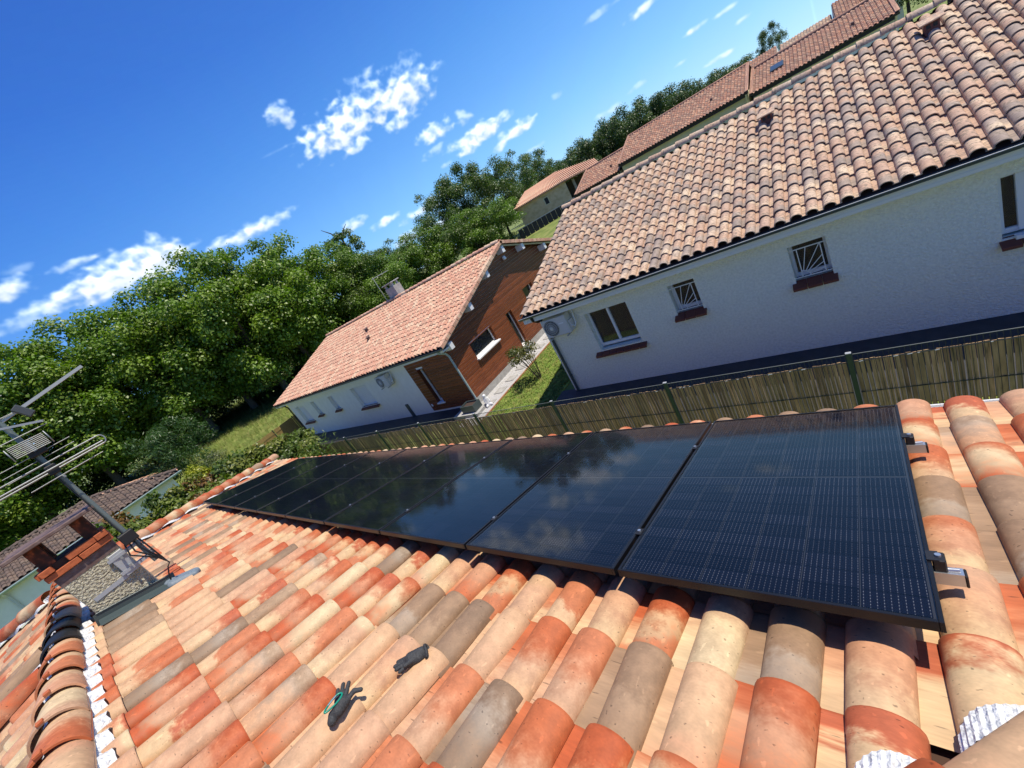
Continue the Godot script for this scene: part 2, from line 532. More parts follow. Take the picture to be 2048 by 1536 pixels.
# ------------------------------------------------------------------ sky
func sky_image() -> ImageTexture:
	var W := 4096
	var H := 2048
	var bw := 720
	var bh := 360
	var base := Image.create(bw, bh, false, Image.FORMAT_RGB8)
	# elevation in degrees -> colour (sRGB) as seen
	var el := [0.0, 3.0, 7.0, 13.0, 19.0, 27.0, 36.0, 55.0, 90.0]
	var cs := [Color8(164, 200, 226), Color8(144, 188, 227), Color8(120, 172, 224), Color8(94, 147, 211), Color8(75, 129, 200), Color8(57, 106, 184), Color8(48, 92, 170), Color8(44, 82, 156), Color8(42, 78, 148)]
	for y in bh:
		var e := 90.0 - (y + 0.5) / bh * 180.0
		var k := 0
		while k < el.size() - 2 and e > el[k + 1]: k += 1
		var c: Color = cs[k].lerp(cs[k + 1], clampf((e - el[k]) / (el[k + 1] - el[k]), 0, 1))
		if e < 0: c = Color8(120, 128, 112)
		for x in bw:
			var az := ((x + 0.5) / bw - 0.75) * 360.0
			var w := 0.5 + 0.5 * cos(deg_to_rad(az - 100.0))
			var f := lerpf(0.80, 1.04, w)
			var out := Color(c.r * f * lerpf(0.86, 1.0, w), c.g * f, c.b * lerpf(0.93, 1.02, w))
			var dir := Vector3(-cos(deg_to_rad(az)) * cos(deg_to_rad(e)), sin(deg_to_rad(e)), -sin(deg_to_rad(az)) * cos(deg_to_rad(e)))
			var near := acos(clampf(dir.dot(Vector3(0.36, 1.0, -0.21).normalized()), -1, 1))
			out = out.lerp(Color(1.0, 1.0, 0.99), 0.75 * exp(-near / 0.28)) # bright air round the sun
			base.set_pixel(x, y, out if e >= 0 else c)
	base.resize(W, H, Image.INTERPOLATE_CUBIC)
	var nz := noise(0.055, 91, 5)
	nz.fractal_gain = 0.42
	var nw := noise(0.035, 92, 3)
	# azimuth, elevation, half width, half height, density, ragged
	var clouds := [
		[42.5, 17.0, 4.4, 2.1, 1.05, 0.85], [51.0, 17.0, 3.9, 2.1, 1.1, 0.6], [47.0, 17.8, 4.0, 2.0, 0.6, 1.3], [49.2, 15.0, 1.8, 0.8, 0.9, 0.8], [37.6, 20.6, 1.3, 1.2, 0.8, 1.0], [39.6, 17.4, 1.6, 0.8, 0.35, 1.3], [43.2, 15.0, 1.6, 0.6, 0.8, 0.9], [38.4, 16.6, 1.2, 0.7, 0.45, 1.2],
		[52.2, 12.2, 1.9, 1.0, 0.9, 1.0], [55.9, 11.9, 0.9, 0.7, 0.6, 1.1], [51.0, 10.6, 1.3, 0.5, 0.45, 1.2],
		[57.0, 9.7, 3.6, 0.95, 1.15, 0.6], [54.6, 9.0, 1.6, 0.6, 0.9, 0.8], [60.7, 7.9, 2.3, 0.7, 1.1, 0.6], [58.6, 7.4, 1.2, 0.5, 0.8, 0.8],
		[15.2, 13.7, 5.4, 1.7, 1.25, 0.28], [18.4, 14.2, 2.3, 1.7, 1.1, 0.4], [10.5, 13.8, 3.2, 0.95, 0.8, 0.6], [12.6, 16.2, 2.1, 0.42, 0.75, 0.8], [6.4, 16.0, 2.3, 0.9, 1.05, 0.4], [6.5, 13.4, 3.0, 0.7, 0.5, 1.0], [8.6, 17.3, 0.9, 0.4, 0.35, 1.0],
		[28.0, 12.6, 3.9, 0.9, 1.0, 0.45], [24.2, 12.9, 1.4, 0.6, 0.6, 0.9], [37.9, 8.4, 1.7, 0.6, 0.8, 0.8], [41.4, 6.9, 2.0, 0.45, 0.85, 0.7], [47.3, 5.9, 3.2, 0.75, 1.0, 0.6], [43.0, 4.1, 1.9, 0.6, 0.8, 0.8], [46.4, 3.4, 2.6, 0.5, 0.8, 0.8],
		[77.8, 10.5, 1.9, 0.4, 0.85, 0.7], [73.4, 12.5, 1.8, 0.33, 0.45, 0.9], [80.9, 6.3, 1.0, 0.26, 0.85, 0.6], [82.5, 2.8, 1.5, 0.22, 0.75, 0.7], [83.8, 6.1, 1.0, 0.2, 0.6, 0.7], [53.5, 6.0, 1.3, 0.36, 0.8, 0.7], [51.4, 8.8, 0.7, 0.3, 0.6, 0.9], [62.0, 5.2, 1.2, 0.25, 0.35, 0.9], [66.5, 8.6, 0.7, 0.3, 0.3, 1.0],
		[85.2, 4.6, 0.7, 0.2, 0.5, 0.8], [79.3, 4.4, 0.8, 0.16, 0.35, 0.8], [74.5, 4.8, 1.3, 0.3, 0.35, 0.9], [35.2, 18.2, 1.5, 0.12, 0.16, 0.4], [71.0, 4.2, 1.5, 0.4, 0.4, 0.9],
	]
	var r := RandomNumberGenerator.new()
	r.seed = 5
	for k in 46: # the same kind of cloud all round, outside the frame too
		var az := r.randf_range(116.0, 340.0)
		var e := 4.0 + 16.0 * r.randf()
		clouds.append([az, e, r.randf_range(1.0, 4.5), r.randf_range(0.3, 1.3), r.randf_range(0.4, 1.0), r.randf_range(0.6, 1.1)])
	for cl in clouds:
		var ew: float = cl[2] * 1.7 + 0.5
		var eh: float = cl[3] * 2.0 + 0.4
		var x0 := int((0.75 + (cl[0] - ew) / 360.0) * W)
		var x1 := int((0.75 + (cl[0] + ew) / 360.0) * W)
		var y0 := int((90.0 - cl[1] - eh) / 180.0 * H)
		var y1 := mini(int((90.0 - cl[1] + eh) / 180.0 * H), H / 2 - 2)
		for y in range(y0, y1):
			var e := 90.0 - (y + 0.5) / H * 180.0
			for x in range(x0, x1):
				var az := ((x + 0.5) / W - 0.75) * 360.0
				var wx := nw.get_noise_2d(az * 9.0, e * 14.0) * 0.7
				var wy := nw.get_noise_2d(az * 9.0 + 400.0, e * 14.0) * 0.7
				var dx: float = (az - cl[0]) / cl[2] + wx * 0.6
				var dy: float = (e - cl[1]) / cl[3] + wy * 0.6
				if dy < 0: dy *= 1.35
				var d := dx * dx + dy * dy
				if d > 2.6: continue
				var q := nz.get_noise_2d(az * 11.0 + wx * 5, e * 17.0 + wy * 5)
				var a: float = (1.0 - d * 0.60) + q * (0.40 + 0.62 * cl[5])
				a = smoothstep(-0.1, 1.35, a) * cl[4] * smoothstep(2.6, 1.4, d)
				if a < 0.01: continue
				a = minf(a, 0.92)
				var sh := clampf(0.93 + 0.09 * dy + q * 0.10, 0.74, 1.0)
				var px := posmod(x, W)
				base.set_pixel(px, y, base.get_pixel(px, y).lerp(Color(0.93 * sh, 0.955 * sh, 0.985 * sh + 0.015), a))
	return ImageTexture.create_from_image(base)

func terrain(x: float, z: float) -> float:
	var d := Vector2(maxf(maxf(-x - 30.0, x - 30.0), 0.0), maxf(maxf(-z - 21.0, z - 40.0), 0.0)).length()
	return 2.6 * smoothstep(0.0, 26.0, d)

func polar(az: float, d: float) -> Vector3:
	var p := Vector3(-cos(deg_to_rad(az)) * d, 0, -sin(deg_to_rad(az)) * d + 0.99)
	p.y = terrain(p.x, p.z)
	return p

# ------------------------------------------------------------------ materials
func make_materials() -> void:
	var stucco_bump := ntex(0.06, 31, [], 512, 3)
	M.stucco = triplanar([[0.1, lin2(0.78, 0.775, 0.66)], [0.5, lin2(0.86, 0.85, 0.73)], [0.9, lin2(0.92, 0.91, 0.79)]], 0.045, 30, Vector3.ONE * 0.62, 0.92, 1.5, stucco_bump)
	M.stucco2 = triplanar([[0.0, lin2(0.83, 0.81, 0.71)], [1.0, lin2(0.90, 0.88, 0.78)]], 0.01, 33, Vector3.ONE * 0.5, 0.92)
	M.beige = triplanar([[0.0, lin2(0.42, 0.30, 0.14)], [0.5, lin2(0.64, 0.50, 0.28)], [1.0, lin2(0.70, 0.57, 0.36)]], 0.012, 35, Vector3.ONE * 0.25, 0.95)
	M.cream = triplanar([[0.0, lin2(0.58, 0.54, 0.34)], [1.0, lin2(0.66, 0.62, 0.42)]], 0.01, 36, Vector3.ONE * 0.3, 0.95)
	M.rough_stucco = triplanar([[0.0, lin2(0.30, 0.26, 0.17)], [0.5, lin2(0.50, 0.45, 0.32)], [1.0, lin2(0.62, 0.57, 0.43)]], 0.02, 37, Vector3.ONE * 2.2, 0.95, 2.4, ntex(0.03, 38, [], 512, 3))
	M.white = mat(Color(0.80, 0.80, 0.79), 0.45)
	M.white_matt = mat(Color(0.80, 0.79, 0.70), 0.8)
	M.gutter = mat(Color(0.055, 0.075, 0.075), 0.35)
	M.gutter_light = mat(Color(0.50, 0.52, 0.50), 0.45)
	M.gutter_pale = mat(Color(0.36, 0.45, 0.43), 0.4)
	M.black = mat(Color(0.012, 0.012, 0.013), 0.5)
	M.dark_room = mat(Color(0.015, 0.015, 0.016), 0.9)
	M.sill = mat(Color(0.155, 0.040, 0.026), 0.55)
	M.grey_pvc = mat(Color(0.55, 0.57, 0.57), 0.5)
	M.ac = mat(Color(0.62, 0.61, 0.57), 0.5)
	M.ac_dark = mat(Color(0.06, 0.065, 0.07), 0.5)
	M.metal = mat(Color(0.56, 0.57, 0.58), 0.38, 0.85)
	M.aerial = mat(Color(0.32, 0.33, 0.32), 0.5, 0.55)
	M.steel_matt = mat(Color(0.42, 0.43, 0.43), 0.55, 0.35)
	M.mast = mat(Color(0.16, 0.19, 0.18), 0.5, 0.3)
	M.rubber = mat(Color(0.010, 0.010, 0.011), 0.6)
	M.pane = StandardMaterial3D.new()
	M.pane.albedo_color = Color(0.75, 0.8, 0.8, 0.05)
	M.pane.transparency = BaseMaterial3D.TRANSPARENCY_ALPHA
	M.pane.roughness = 0.03
	M.post = mat(Color(0.012, 0.045, 0.030), 0.45)
	M.wire = mat(Color(0.030, 0.038, 0.034), 0.5)
	M.wire_lit = mat(Color(0.20, 0.21, 0.19), 0.5)  # brighter copy of wire, with the light on the top strand in its colour
	M.bark = triplanar([[0.0, lin2(0.05, 0.04, 0.03)], [1.0, lin2(0.14, 0.12, 0.09)]], 0.03, 41, Vector3(1, 0.3, 1), 0.95)
	M.leaf = StandardMaterial3D.new()
	M.leaf.vertex_color_use_as_albedo = true
	M.leaf.roughness = 0.42
	M.leaf.backlight_enabled = true
	M.leaf.backlight = Color(0.72, 0.85, 0.3)
	M.wood_clad = []
	for k in 4:
		var t: float = [1.0, 0.8, 1.18, 0.9][k]
		var m := triplanar([[0.0, lin2(0.09 * t, 0.021 * t, 0.007 * t)], [0.45, lin2(0.19 * t, 0.050 * t, 0.015 * t)], [1.0, lin2(0.27 * t, 0.078 * t, 0.023 * t)]], 0.02, 50 + k, Vector3(0.35, 6.0, 0.35), 0.5, 0.0, null, 256)
		M.wood_clad.append(m)
	M.slat = []
	for k in 6:
		var t: float = [1.0, 0.78, 1.16, 0.9, 1.06, 0.66][k]
		var g: float = [0.95, 0.98, 0.92, 1.0, 0.95, 0.92][k]
		var m := triplanar([[0.0, lin2(0.13 * t, 0.09 * t, 0.04 * t)], [0.28, lin2(0.38 * t, 0.255 * t * g, 0.115 * t)], [0.75, lin2(0.54 * t, 0.37 * t * g, 0.175 * t)], [1.0, lin2(0.62 * t, 0.445 * t * g, 0.23 * t)]], 0.018, 60 + k, Vector3(4.0, 0.45, 4.0), 0.85, 0.0, null, 256)
		M.slat.append(m)
	M.bamboo = triplanar([[0.0, lin2(0.20, 0.125, 0.035)], [1.0, lin2(0.38, 0.26, 0.085)]], 0.02, 70, Vector3(4, 0.4, 4), 0.8, 0.0, null, 256)
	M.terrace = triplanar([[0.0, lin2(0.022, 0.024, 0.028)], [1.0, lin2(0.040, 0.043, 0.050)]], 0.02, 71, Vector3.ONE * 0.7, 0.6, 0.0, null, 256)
	M.concrete = triplanar([[0.0, lin2(0.30, 0.29, 0.27)], [1.0, lin2(0.46, 0.45, 0.42)]], 0.02, 72, Vector3.ONE * 0.7, 0.9, 0.0, null, 256)
	M.gravel = triplanar([[0.0, lin2(0.22, 0.21, 0.20)], [0.4, lin2(0.62, 0.61, 0.59)], [1.0, lin2(0.82, 0.81, 0.79)]], 0.09, 73, Vector3.ONE * 1.0, 0.95, 3.0)
	M.grass = triplanar([[0.0, lin2(0.09, 0.14, 0.02)], [0.45, lin2(0.17, 0.25, 0.035)], [0.75, lin2(0.24, 0.30, 0.05)], [1.0, lin2(0.40, 0.35, 0.12)]], 0.012, 74, Vector3.ONE * 0.22, 0.95, 2.0, ntex(0.12, 75, [], 256))
	M.meadow = triplanar([[0.0, lin2(0.08, 0.12, 0.022)], [0.5, lin2(0.17, 0.215, 0.042)], [1.0, lin2(0.30, 0.285, 0.10)]], 0.012, 76, Vector3.ONE * 0.09, 0.95)
	M.brick_edge = mat(Color(0.34, 0.135, 0.060), 0.85)
	M.brick = triplanar([[0.0, lin2(0.36, 0.080, 0.024)], [1.0, lin2(0.52, 0.135, 0.042)]], 0.02, 77, Vector3.ONE * 3.0, 0.75, 0.2, null, 256)
	M.shaded_brick = triplanar([[0.0, lin2(0.02, 0.012, 0.009)], [0.55, lin2(0.07, 0.02, 0.01)], [1.0, lin2(0.40, 0.095, 0.03)]], 0.012, 85, Vector3.ONE * 3.0, 0.9, 0.0, null, 256)  # darkened brick: the cap slab shadow on the pillars is put into the colour
	M.mortar = mat(Color(0.055, 0.032, 0.022), 0.95)
	M.flash_white = triplanar([[0.2, lin2(0.52, 0.53, 0.53)], [0.8, lin2(0.82, 0.82, 0.81)]], 0.03, 78, Vector3.ONE * 5.0, 0.6, 1.2, ntex(0.03, 79, [], 256, 3), 256)
	M.deck = mat(Color(0.07, 0.035, 0.022), 0.95)
	M.slate = triplanar([[0.0, lin2(0.10, 0.13, 0.16)], [1.0, lin2(0.22, 0.27, 0.31)]], 0.03, 80, Vector3.ONE * 5.0, 0.6, 0.0, null, 256)
	M.cap_stone = triplanar([[0.0, lin2(0.10, 0.055, 0.045)], [1.0, lin2(0.21, 0.15, 0.13)]], 0.02, 81, Vector3.ONE * 3.0, 0.85, 0.0, null, 256)
	M.glove = triplanar([[0.0, lin2(0.020, 0.021, 0.022)], [1.0, lin2(0.060, 0.062, 0.064)]], 0.05, 82, Vector3.ONE * 8.0, 0.75, 0.25, null, 256)
	M.teal = mat(Color(0.008, 0.24, 0.155), 0.35)
	# fired clay
	var near_pal := [Color8(208, 104, 60), Color8(216, 120, 74), Color8(222, 138, 94), Color8(212, 114, 76), # reds
		Color8(232, 178, 134), Color8(238, 200, 152), Color8(242, 214, 168), Color8(240, 208, 162), Color8(234, 188, 144), Color8(230, 170, 130), Color8(236, 192, 148), Color8(226, 178, 140), # pale
		Color8(178, 144, 112), Color8(164, 134, 106), Color8(198, 164, 130), Color8(202, 190, 172)] # brown and grey
	M.clay = clay_mat(clay_atlas(1024, 1024, 8, 4, near_pal, 0.67, 3, 0.5, 0.0, -1.0), 0.62)
	var old_pal := [Color8(216, 184, 154), Color8(208, 172, 144), Color8(226, 198, 166), Color8(178, 158, 140), Color8(208, 174, 148), Color8(222, 194, 166), Color8(170, 152, 138), Color8(232, 206, 174), Color8(188, 168, 150), Color8(198, 164, 140)]
	M.clay_old = clay_mat(clay_atlas(768, 768, 8, 4, old_pal, 0.86, 13, 0.4, 0.42), 0.8)
	var pink_pal := [Color8(228, 174, 144), Color8(236, 192, 158), Color8(220, 160, 130), Color8(232, 184, 152), Color8(240, 206, 172), Color8(204, 160, 134), Color8(222, 166, 138)]
	M.clay_pink = clay_mat(clay_atlas(512, 512, 8, 4, pink_pal, 0.82, 23, 0.2, 0.12), 0.8)
	var red_pal := [Color8(182, 132, 110), Color8(194, 144, 118), Color8(168, 124, 106), Color8(184, 142, 120), Color8(160, 130, 114), Color8(214, 172, 142)]
	M.clay_red = clay_mat(clay_atlas(256, 256, 8, 4, red_pal, 0.85, 33, 0.2, 0.3), 0.85)
	var grey_pal := [Color8(120, 104, 96), Color8(104, 92, 86), Color8(132, 112, 102), Color8(146, 122, 108)]
	M.clay_grey = clay_mat(clay_atlas(256, 256, 8, 4, grey_pal, 0.62, 43, 0.4, 0.6), 0.9)

func lin2(r: float, g: float, b: float) -> Color:
	return Color(r, g, b)

func clay_mat(t: Texture2D, rough: float) -> StandardMaterial3D:
	var m := StandardMaterial3D.new()
	m.albedo_texture = t
	m.roughness = rough
	m.metallic_specular = 0.4
	return m

# ------------------------------------------------------------------ slopes of tiles
func slope_basis(p: float, facing: float) -> Basis: # facing +1: slope looks towards +z
	var y := Vector3(0, cos(p), sin(p) * facing)
	var z := Vector3(0, sin(p), -cos(p) * facing)
	return Basis(y.cross(z), y, z)

func slope_spots(x0: float, x1: float, eave: Vector3, p: float, facing: float, rows: int, pitch: float, step: float, jit := 1.0) -> Array:
	var b := slope_basis(p, facing)
	var out := []
	var n := int(round((x1 - x0) / pitch))
	for j in rows:
		for i in n:
			var at := Vector3(x0 + (i + 0.5) * pitch, eave.y, eave.z) + b.z * (j * step + rng.randfn() * 0.004 * jit) + b.y * (rng.randfn() * 0.0025 * jit) + Vector3(rng.randfn() * 0.003 * jit, 0, 0)
			out.append(Transform3D(b * Basis(Vector3.UP, rng.randfn() * 0.012 * jit), at))
	return out

func tile_set(hw: float, hi: float, pan: float, length: float, seg: int, fine: bool, count := 32, cols := 8, rows := 4, lift := 0.015) -> Array:
	var out := []
	for k in count:
		out.append(tile_shape(hw, hi, pan, length, seg, cell_uv(k, cols, rows), lift, fine))
	return out

func ridge_row(parent: Node3D, called: String, a: Vector3, b: Vector3, r: float, hi: float, step: float, m: Material, cols := 8, rows := 4, up := Vector3.UP) -> void:
	var d := (b - a).normalized()
	var x := up.cross(d).normalized()
	var bs := Basis(x, d.cross(x), d)
	var n := int(a.distance_to(b) / step)
	var set := []
	for k in 6: set.append(ridge_shape(r, hi, step * 1.14, 10, cell_uv(k * 5 + 2, cols, rows)).mesh(m))
	for i in n:
		var j := Basis(Vector3.UP, rng.randfn() * 0.012)
		place(parent, called, set[(i * 7 + rng.randi() % 2) % 6], Transform3D(bs * j, a + d * (i * step) + bs.y * rng.randfn() * 0.003))

# slab under the tiles
func deck(x0: float, x1: float, eave: Vector3, p: float, facing: float, length: float, drop := 0.03, th := 0.05) -> MB:
	var mb := MB.new()
	var b := slope_basis(p, facing)
	mb.box(Vector3((x0 + x1) * 0.5, eave.y, eave.z) + b.z * (length * 0.5) - b.y * (drop + th * 0.5), Vector3(x1 - x0, th, length), b)
	return mb

func gutter(mb: MB, a: Vector3, b: Vector3, r: float) -> void:
	var d := (b - a).normalized()
	var out := d.cross(Vector3.UP).normalized()
	var seg := 8
	for k in seg:
		var a0 := PI * k / seg
		var a1 := PI * (k + 1) / seg
		var p0 := out * cos(a0) * r - Vector3.UP * sin(a0) * r
		var p1 := out * cos(a1) * r - Vector3.UP * sin(a1) * r
		mb.quad(a + p0, a + p1, b + p1, b + p0)
		var q0 := p0 * 0.93
		var q1 := p1 * 0.93
		mb.quad(a + q1, a + q0, b + q0, b + q1)
	mb.rod(a + out * r, b + out * r, 0.009, 8)
	mb.rod(a - out * r, b - out * r, 0.006, 6)
	for e in [a, b]:
		for k in seg:
			var a0 := PI * k / seg
			var a1 := PI * (k + 1) / seg
			mb.tri(e, e + out * cos(a0) * r - Vector3.UP * sin(a0) * r, e + out * cos(a1) * r - Vector3.UP * sin(a1) * r)

func window_frame(x0: float, x1: float, y0: float, y1: float, z: float, w: float, mullion: bool) -> MB:
	var mb := MB.new()
	var d := 0.06
	mb.rbox(Vector3(x0, y0, z - d), Vector3(x0 + w, y1, z), 0.006)
	mb.rbox(Vector3(x1 - w, y0, z - d), Vector3(x1, y1, z), 0.006)
	mb.rbox(Vector3(x0 + w, y1 - w, z - d + 0.003), Vector3(x1 - w, y1, z - 0.003), 0.006)
	mb.rbox(Vector3(x0 + w, y0, z - d + 0.003), Vector3(x1 - w, y0 + w * 1.5, z - 0.003), 0.006)
	if mullion:
		var c := (x0 + x1) * 0.5
		mb.rbox(Vector3(c - w * 0.62, y0 + w * 1.5, z - d + 0.005), Vector3(c + w * 0.62, y1 - w, z + 0.012), 0.008)
	return mb

func pane_at(x0: float, x1: float, y0: float, y1: float, z: float) -> MB:
	var mb := MB.new()
	mb.quad(Vector3(x0, y0, z), Vector3(x1, y0, z), Vector3(x1, y1, z), Vector3(x0, y1, z))
	return mb

func sill_tiles(win: Node3D, x0: float, x1: float, y: float, z: float, m: Material) -> void:
	var n := maxi(int(round((x1 - x0) / 0.21)), 2)
	for i in n:
		var mb := MB.new()
		var w := (x1 - x0) / n
		mb.box(Vector3(x0 + (i + 0.5) * w, y, z), Vector3(w - 0.006, 0.03, 0.24), Basis(Vector3.RIGHT, 0.42), 0.006)
		mb.box(Vector3(x0 + (i + 0.5) * w, y - 0.062, z + 0.102), Vector3(w - 0.008, 0.05, 0.022), Basis.IDENTITY, 0.006)
		part(win, "sill_tile", mb, m)

# window in a wall facing +z: [x0, x1, y0, y1]
func house_window(house: Node3D, x0: float, x1: float, y0: float, y1: float, z: float, recess: float, mullion: bool) -> Node3D:
	var f := part(house, "window", window_frame(x0, x1, y0, y1, z - recess, 0.055, mullion), M.white)
	part(f, "pane", pane_at(x0 + 0.05, x1 - 0.05, y0 + 0.07, y1 - 0.05, z - recess - 0.03), M.pane)
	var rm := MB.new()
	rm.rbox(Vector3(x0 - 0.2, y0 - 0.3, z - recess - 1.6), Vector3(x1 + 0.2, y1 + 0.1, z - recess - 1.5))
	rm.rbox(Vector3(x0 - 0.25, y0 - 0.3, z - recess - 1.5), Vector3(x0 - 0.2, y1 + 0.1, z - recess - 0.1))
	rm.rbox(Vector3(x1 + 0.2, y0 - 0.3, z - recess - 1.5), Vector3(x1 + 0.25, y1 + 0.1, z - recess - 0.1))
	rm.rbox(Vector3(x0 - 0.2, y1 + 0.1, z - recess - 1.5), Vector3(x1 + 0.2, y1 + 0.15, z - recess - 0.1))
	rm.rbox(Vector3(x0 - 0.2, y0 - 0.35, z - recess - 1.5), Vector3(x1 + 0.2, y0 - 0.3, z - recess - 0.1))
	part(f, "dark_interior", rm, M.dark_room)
	return f

func air_conditioner(at: Vector3, label: String) -> void: # at: lower centre of its back
	var t := thing("air_conditioner", label, "air conditioner", at, "air conditioner units on the house walls")
	var w := 0.80
	var h := 0.55
	var d := 0.29
	var mb := MB.new()
	mb.box(at + Vector3(0, h * 0.5, d * 0.5 + 0.06), Vector3(w, h, d), Basis.IDENTITY, 0.018)
	part(t, "casing", mb, M.ac)
	var fc := at + Vector3(-0.14, h * 0.5, d + 0.062)
	mb = MB.new()
	mb.tube(PackedVector3Array([fc + Vector3(0, 0, -0.004), fc + Vector3(0, 0, 0.006)]), PackedFloat32Array([0.235, 0.235]), 28)
	part(t, "fan_opening", mb, M.ac_dark)
	mb = MB.new()
	for k in 28:
		var a := TAU * k / 28
		mb.bar(fc + Vector3(cos(a) * 0.06, sin(a) * 0.06, 0.012), fc + Vector3(cos(a + 0.35) * 0.235, sin(a + 0.35) * 0.235, 0.012), 0.005, 0.006)
	for rr in [0.11, 0.17, 0.238]:
		var ring := PackedVector3Array()
		for k in 25: ring.append(fc + Vector3(cos(TAU * k / 24) * rr, sin(TAU * k / 24) * rr, 0.012))
		mb.tube(ring, PackedFloat32Array([0.005]), 5, false)
	part(t, "fan_grille", mb, M.ac)
	mb = MB.new()
	mb.tube(PackedVector3Array([fc + Vector3(0, 0, 0.008), fc + Vector3(0, 0, 0.022)]), PackedFloat32Array([0.065, 0.055]), 18)
	part(t, "fan_hub", mb, M.ac)
	mb = MB.new()
	for s in [-0.28, 0.28]:
		mb.bar(at + Vector3(s, -0.03, 0.0), at + Vector3(s, -0.03, 0.42), 0.035, 0.035)
		mb.bar(at + Vector3(s, -0.035, 0.02), at + Vector3(s, 0.22, 0.02), 0.035, 0.03)
	part(t, "bracket", mb, M.steel_matt)
	mb = MB.new()
	mb.rbox(at + Vector3(0.40, 0.12, 0.10), at + Vector3(0.46, 0.34, 0.28), 0.01)
	part(t, "valve_cover", mb, M.ac)
	mb = MB.new()
	mb.tube(PackedVector3Array([at + Vector3(0.44, 0.16, 0.2), at + Vector3(0.50, 0.10, 0.2), at + Vector3(0.53, 0.2, 0.16), at + Vector3(0.50, 0.42, 0.08), at + Vector3(0.50, 0.62, 0.04)]), PackedFloat32Array([0.02]), 8)
	part(t, "refrigerant_pipe", mb, M.white)
	mb = MB.new()
	mb.rbox(at + Vector3(0.13, 0.33, d + 0.061), at + Vector3(0.29, 0.365, d + 0.064))
	part(t, "badge", mb, M.white)

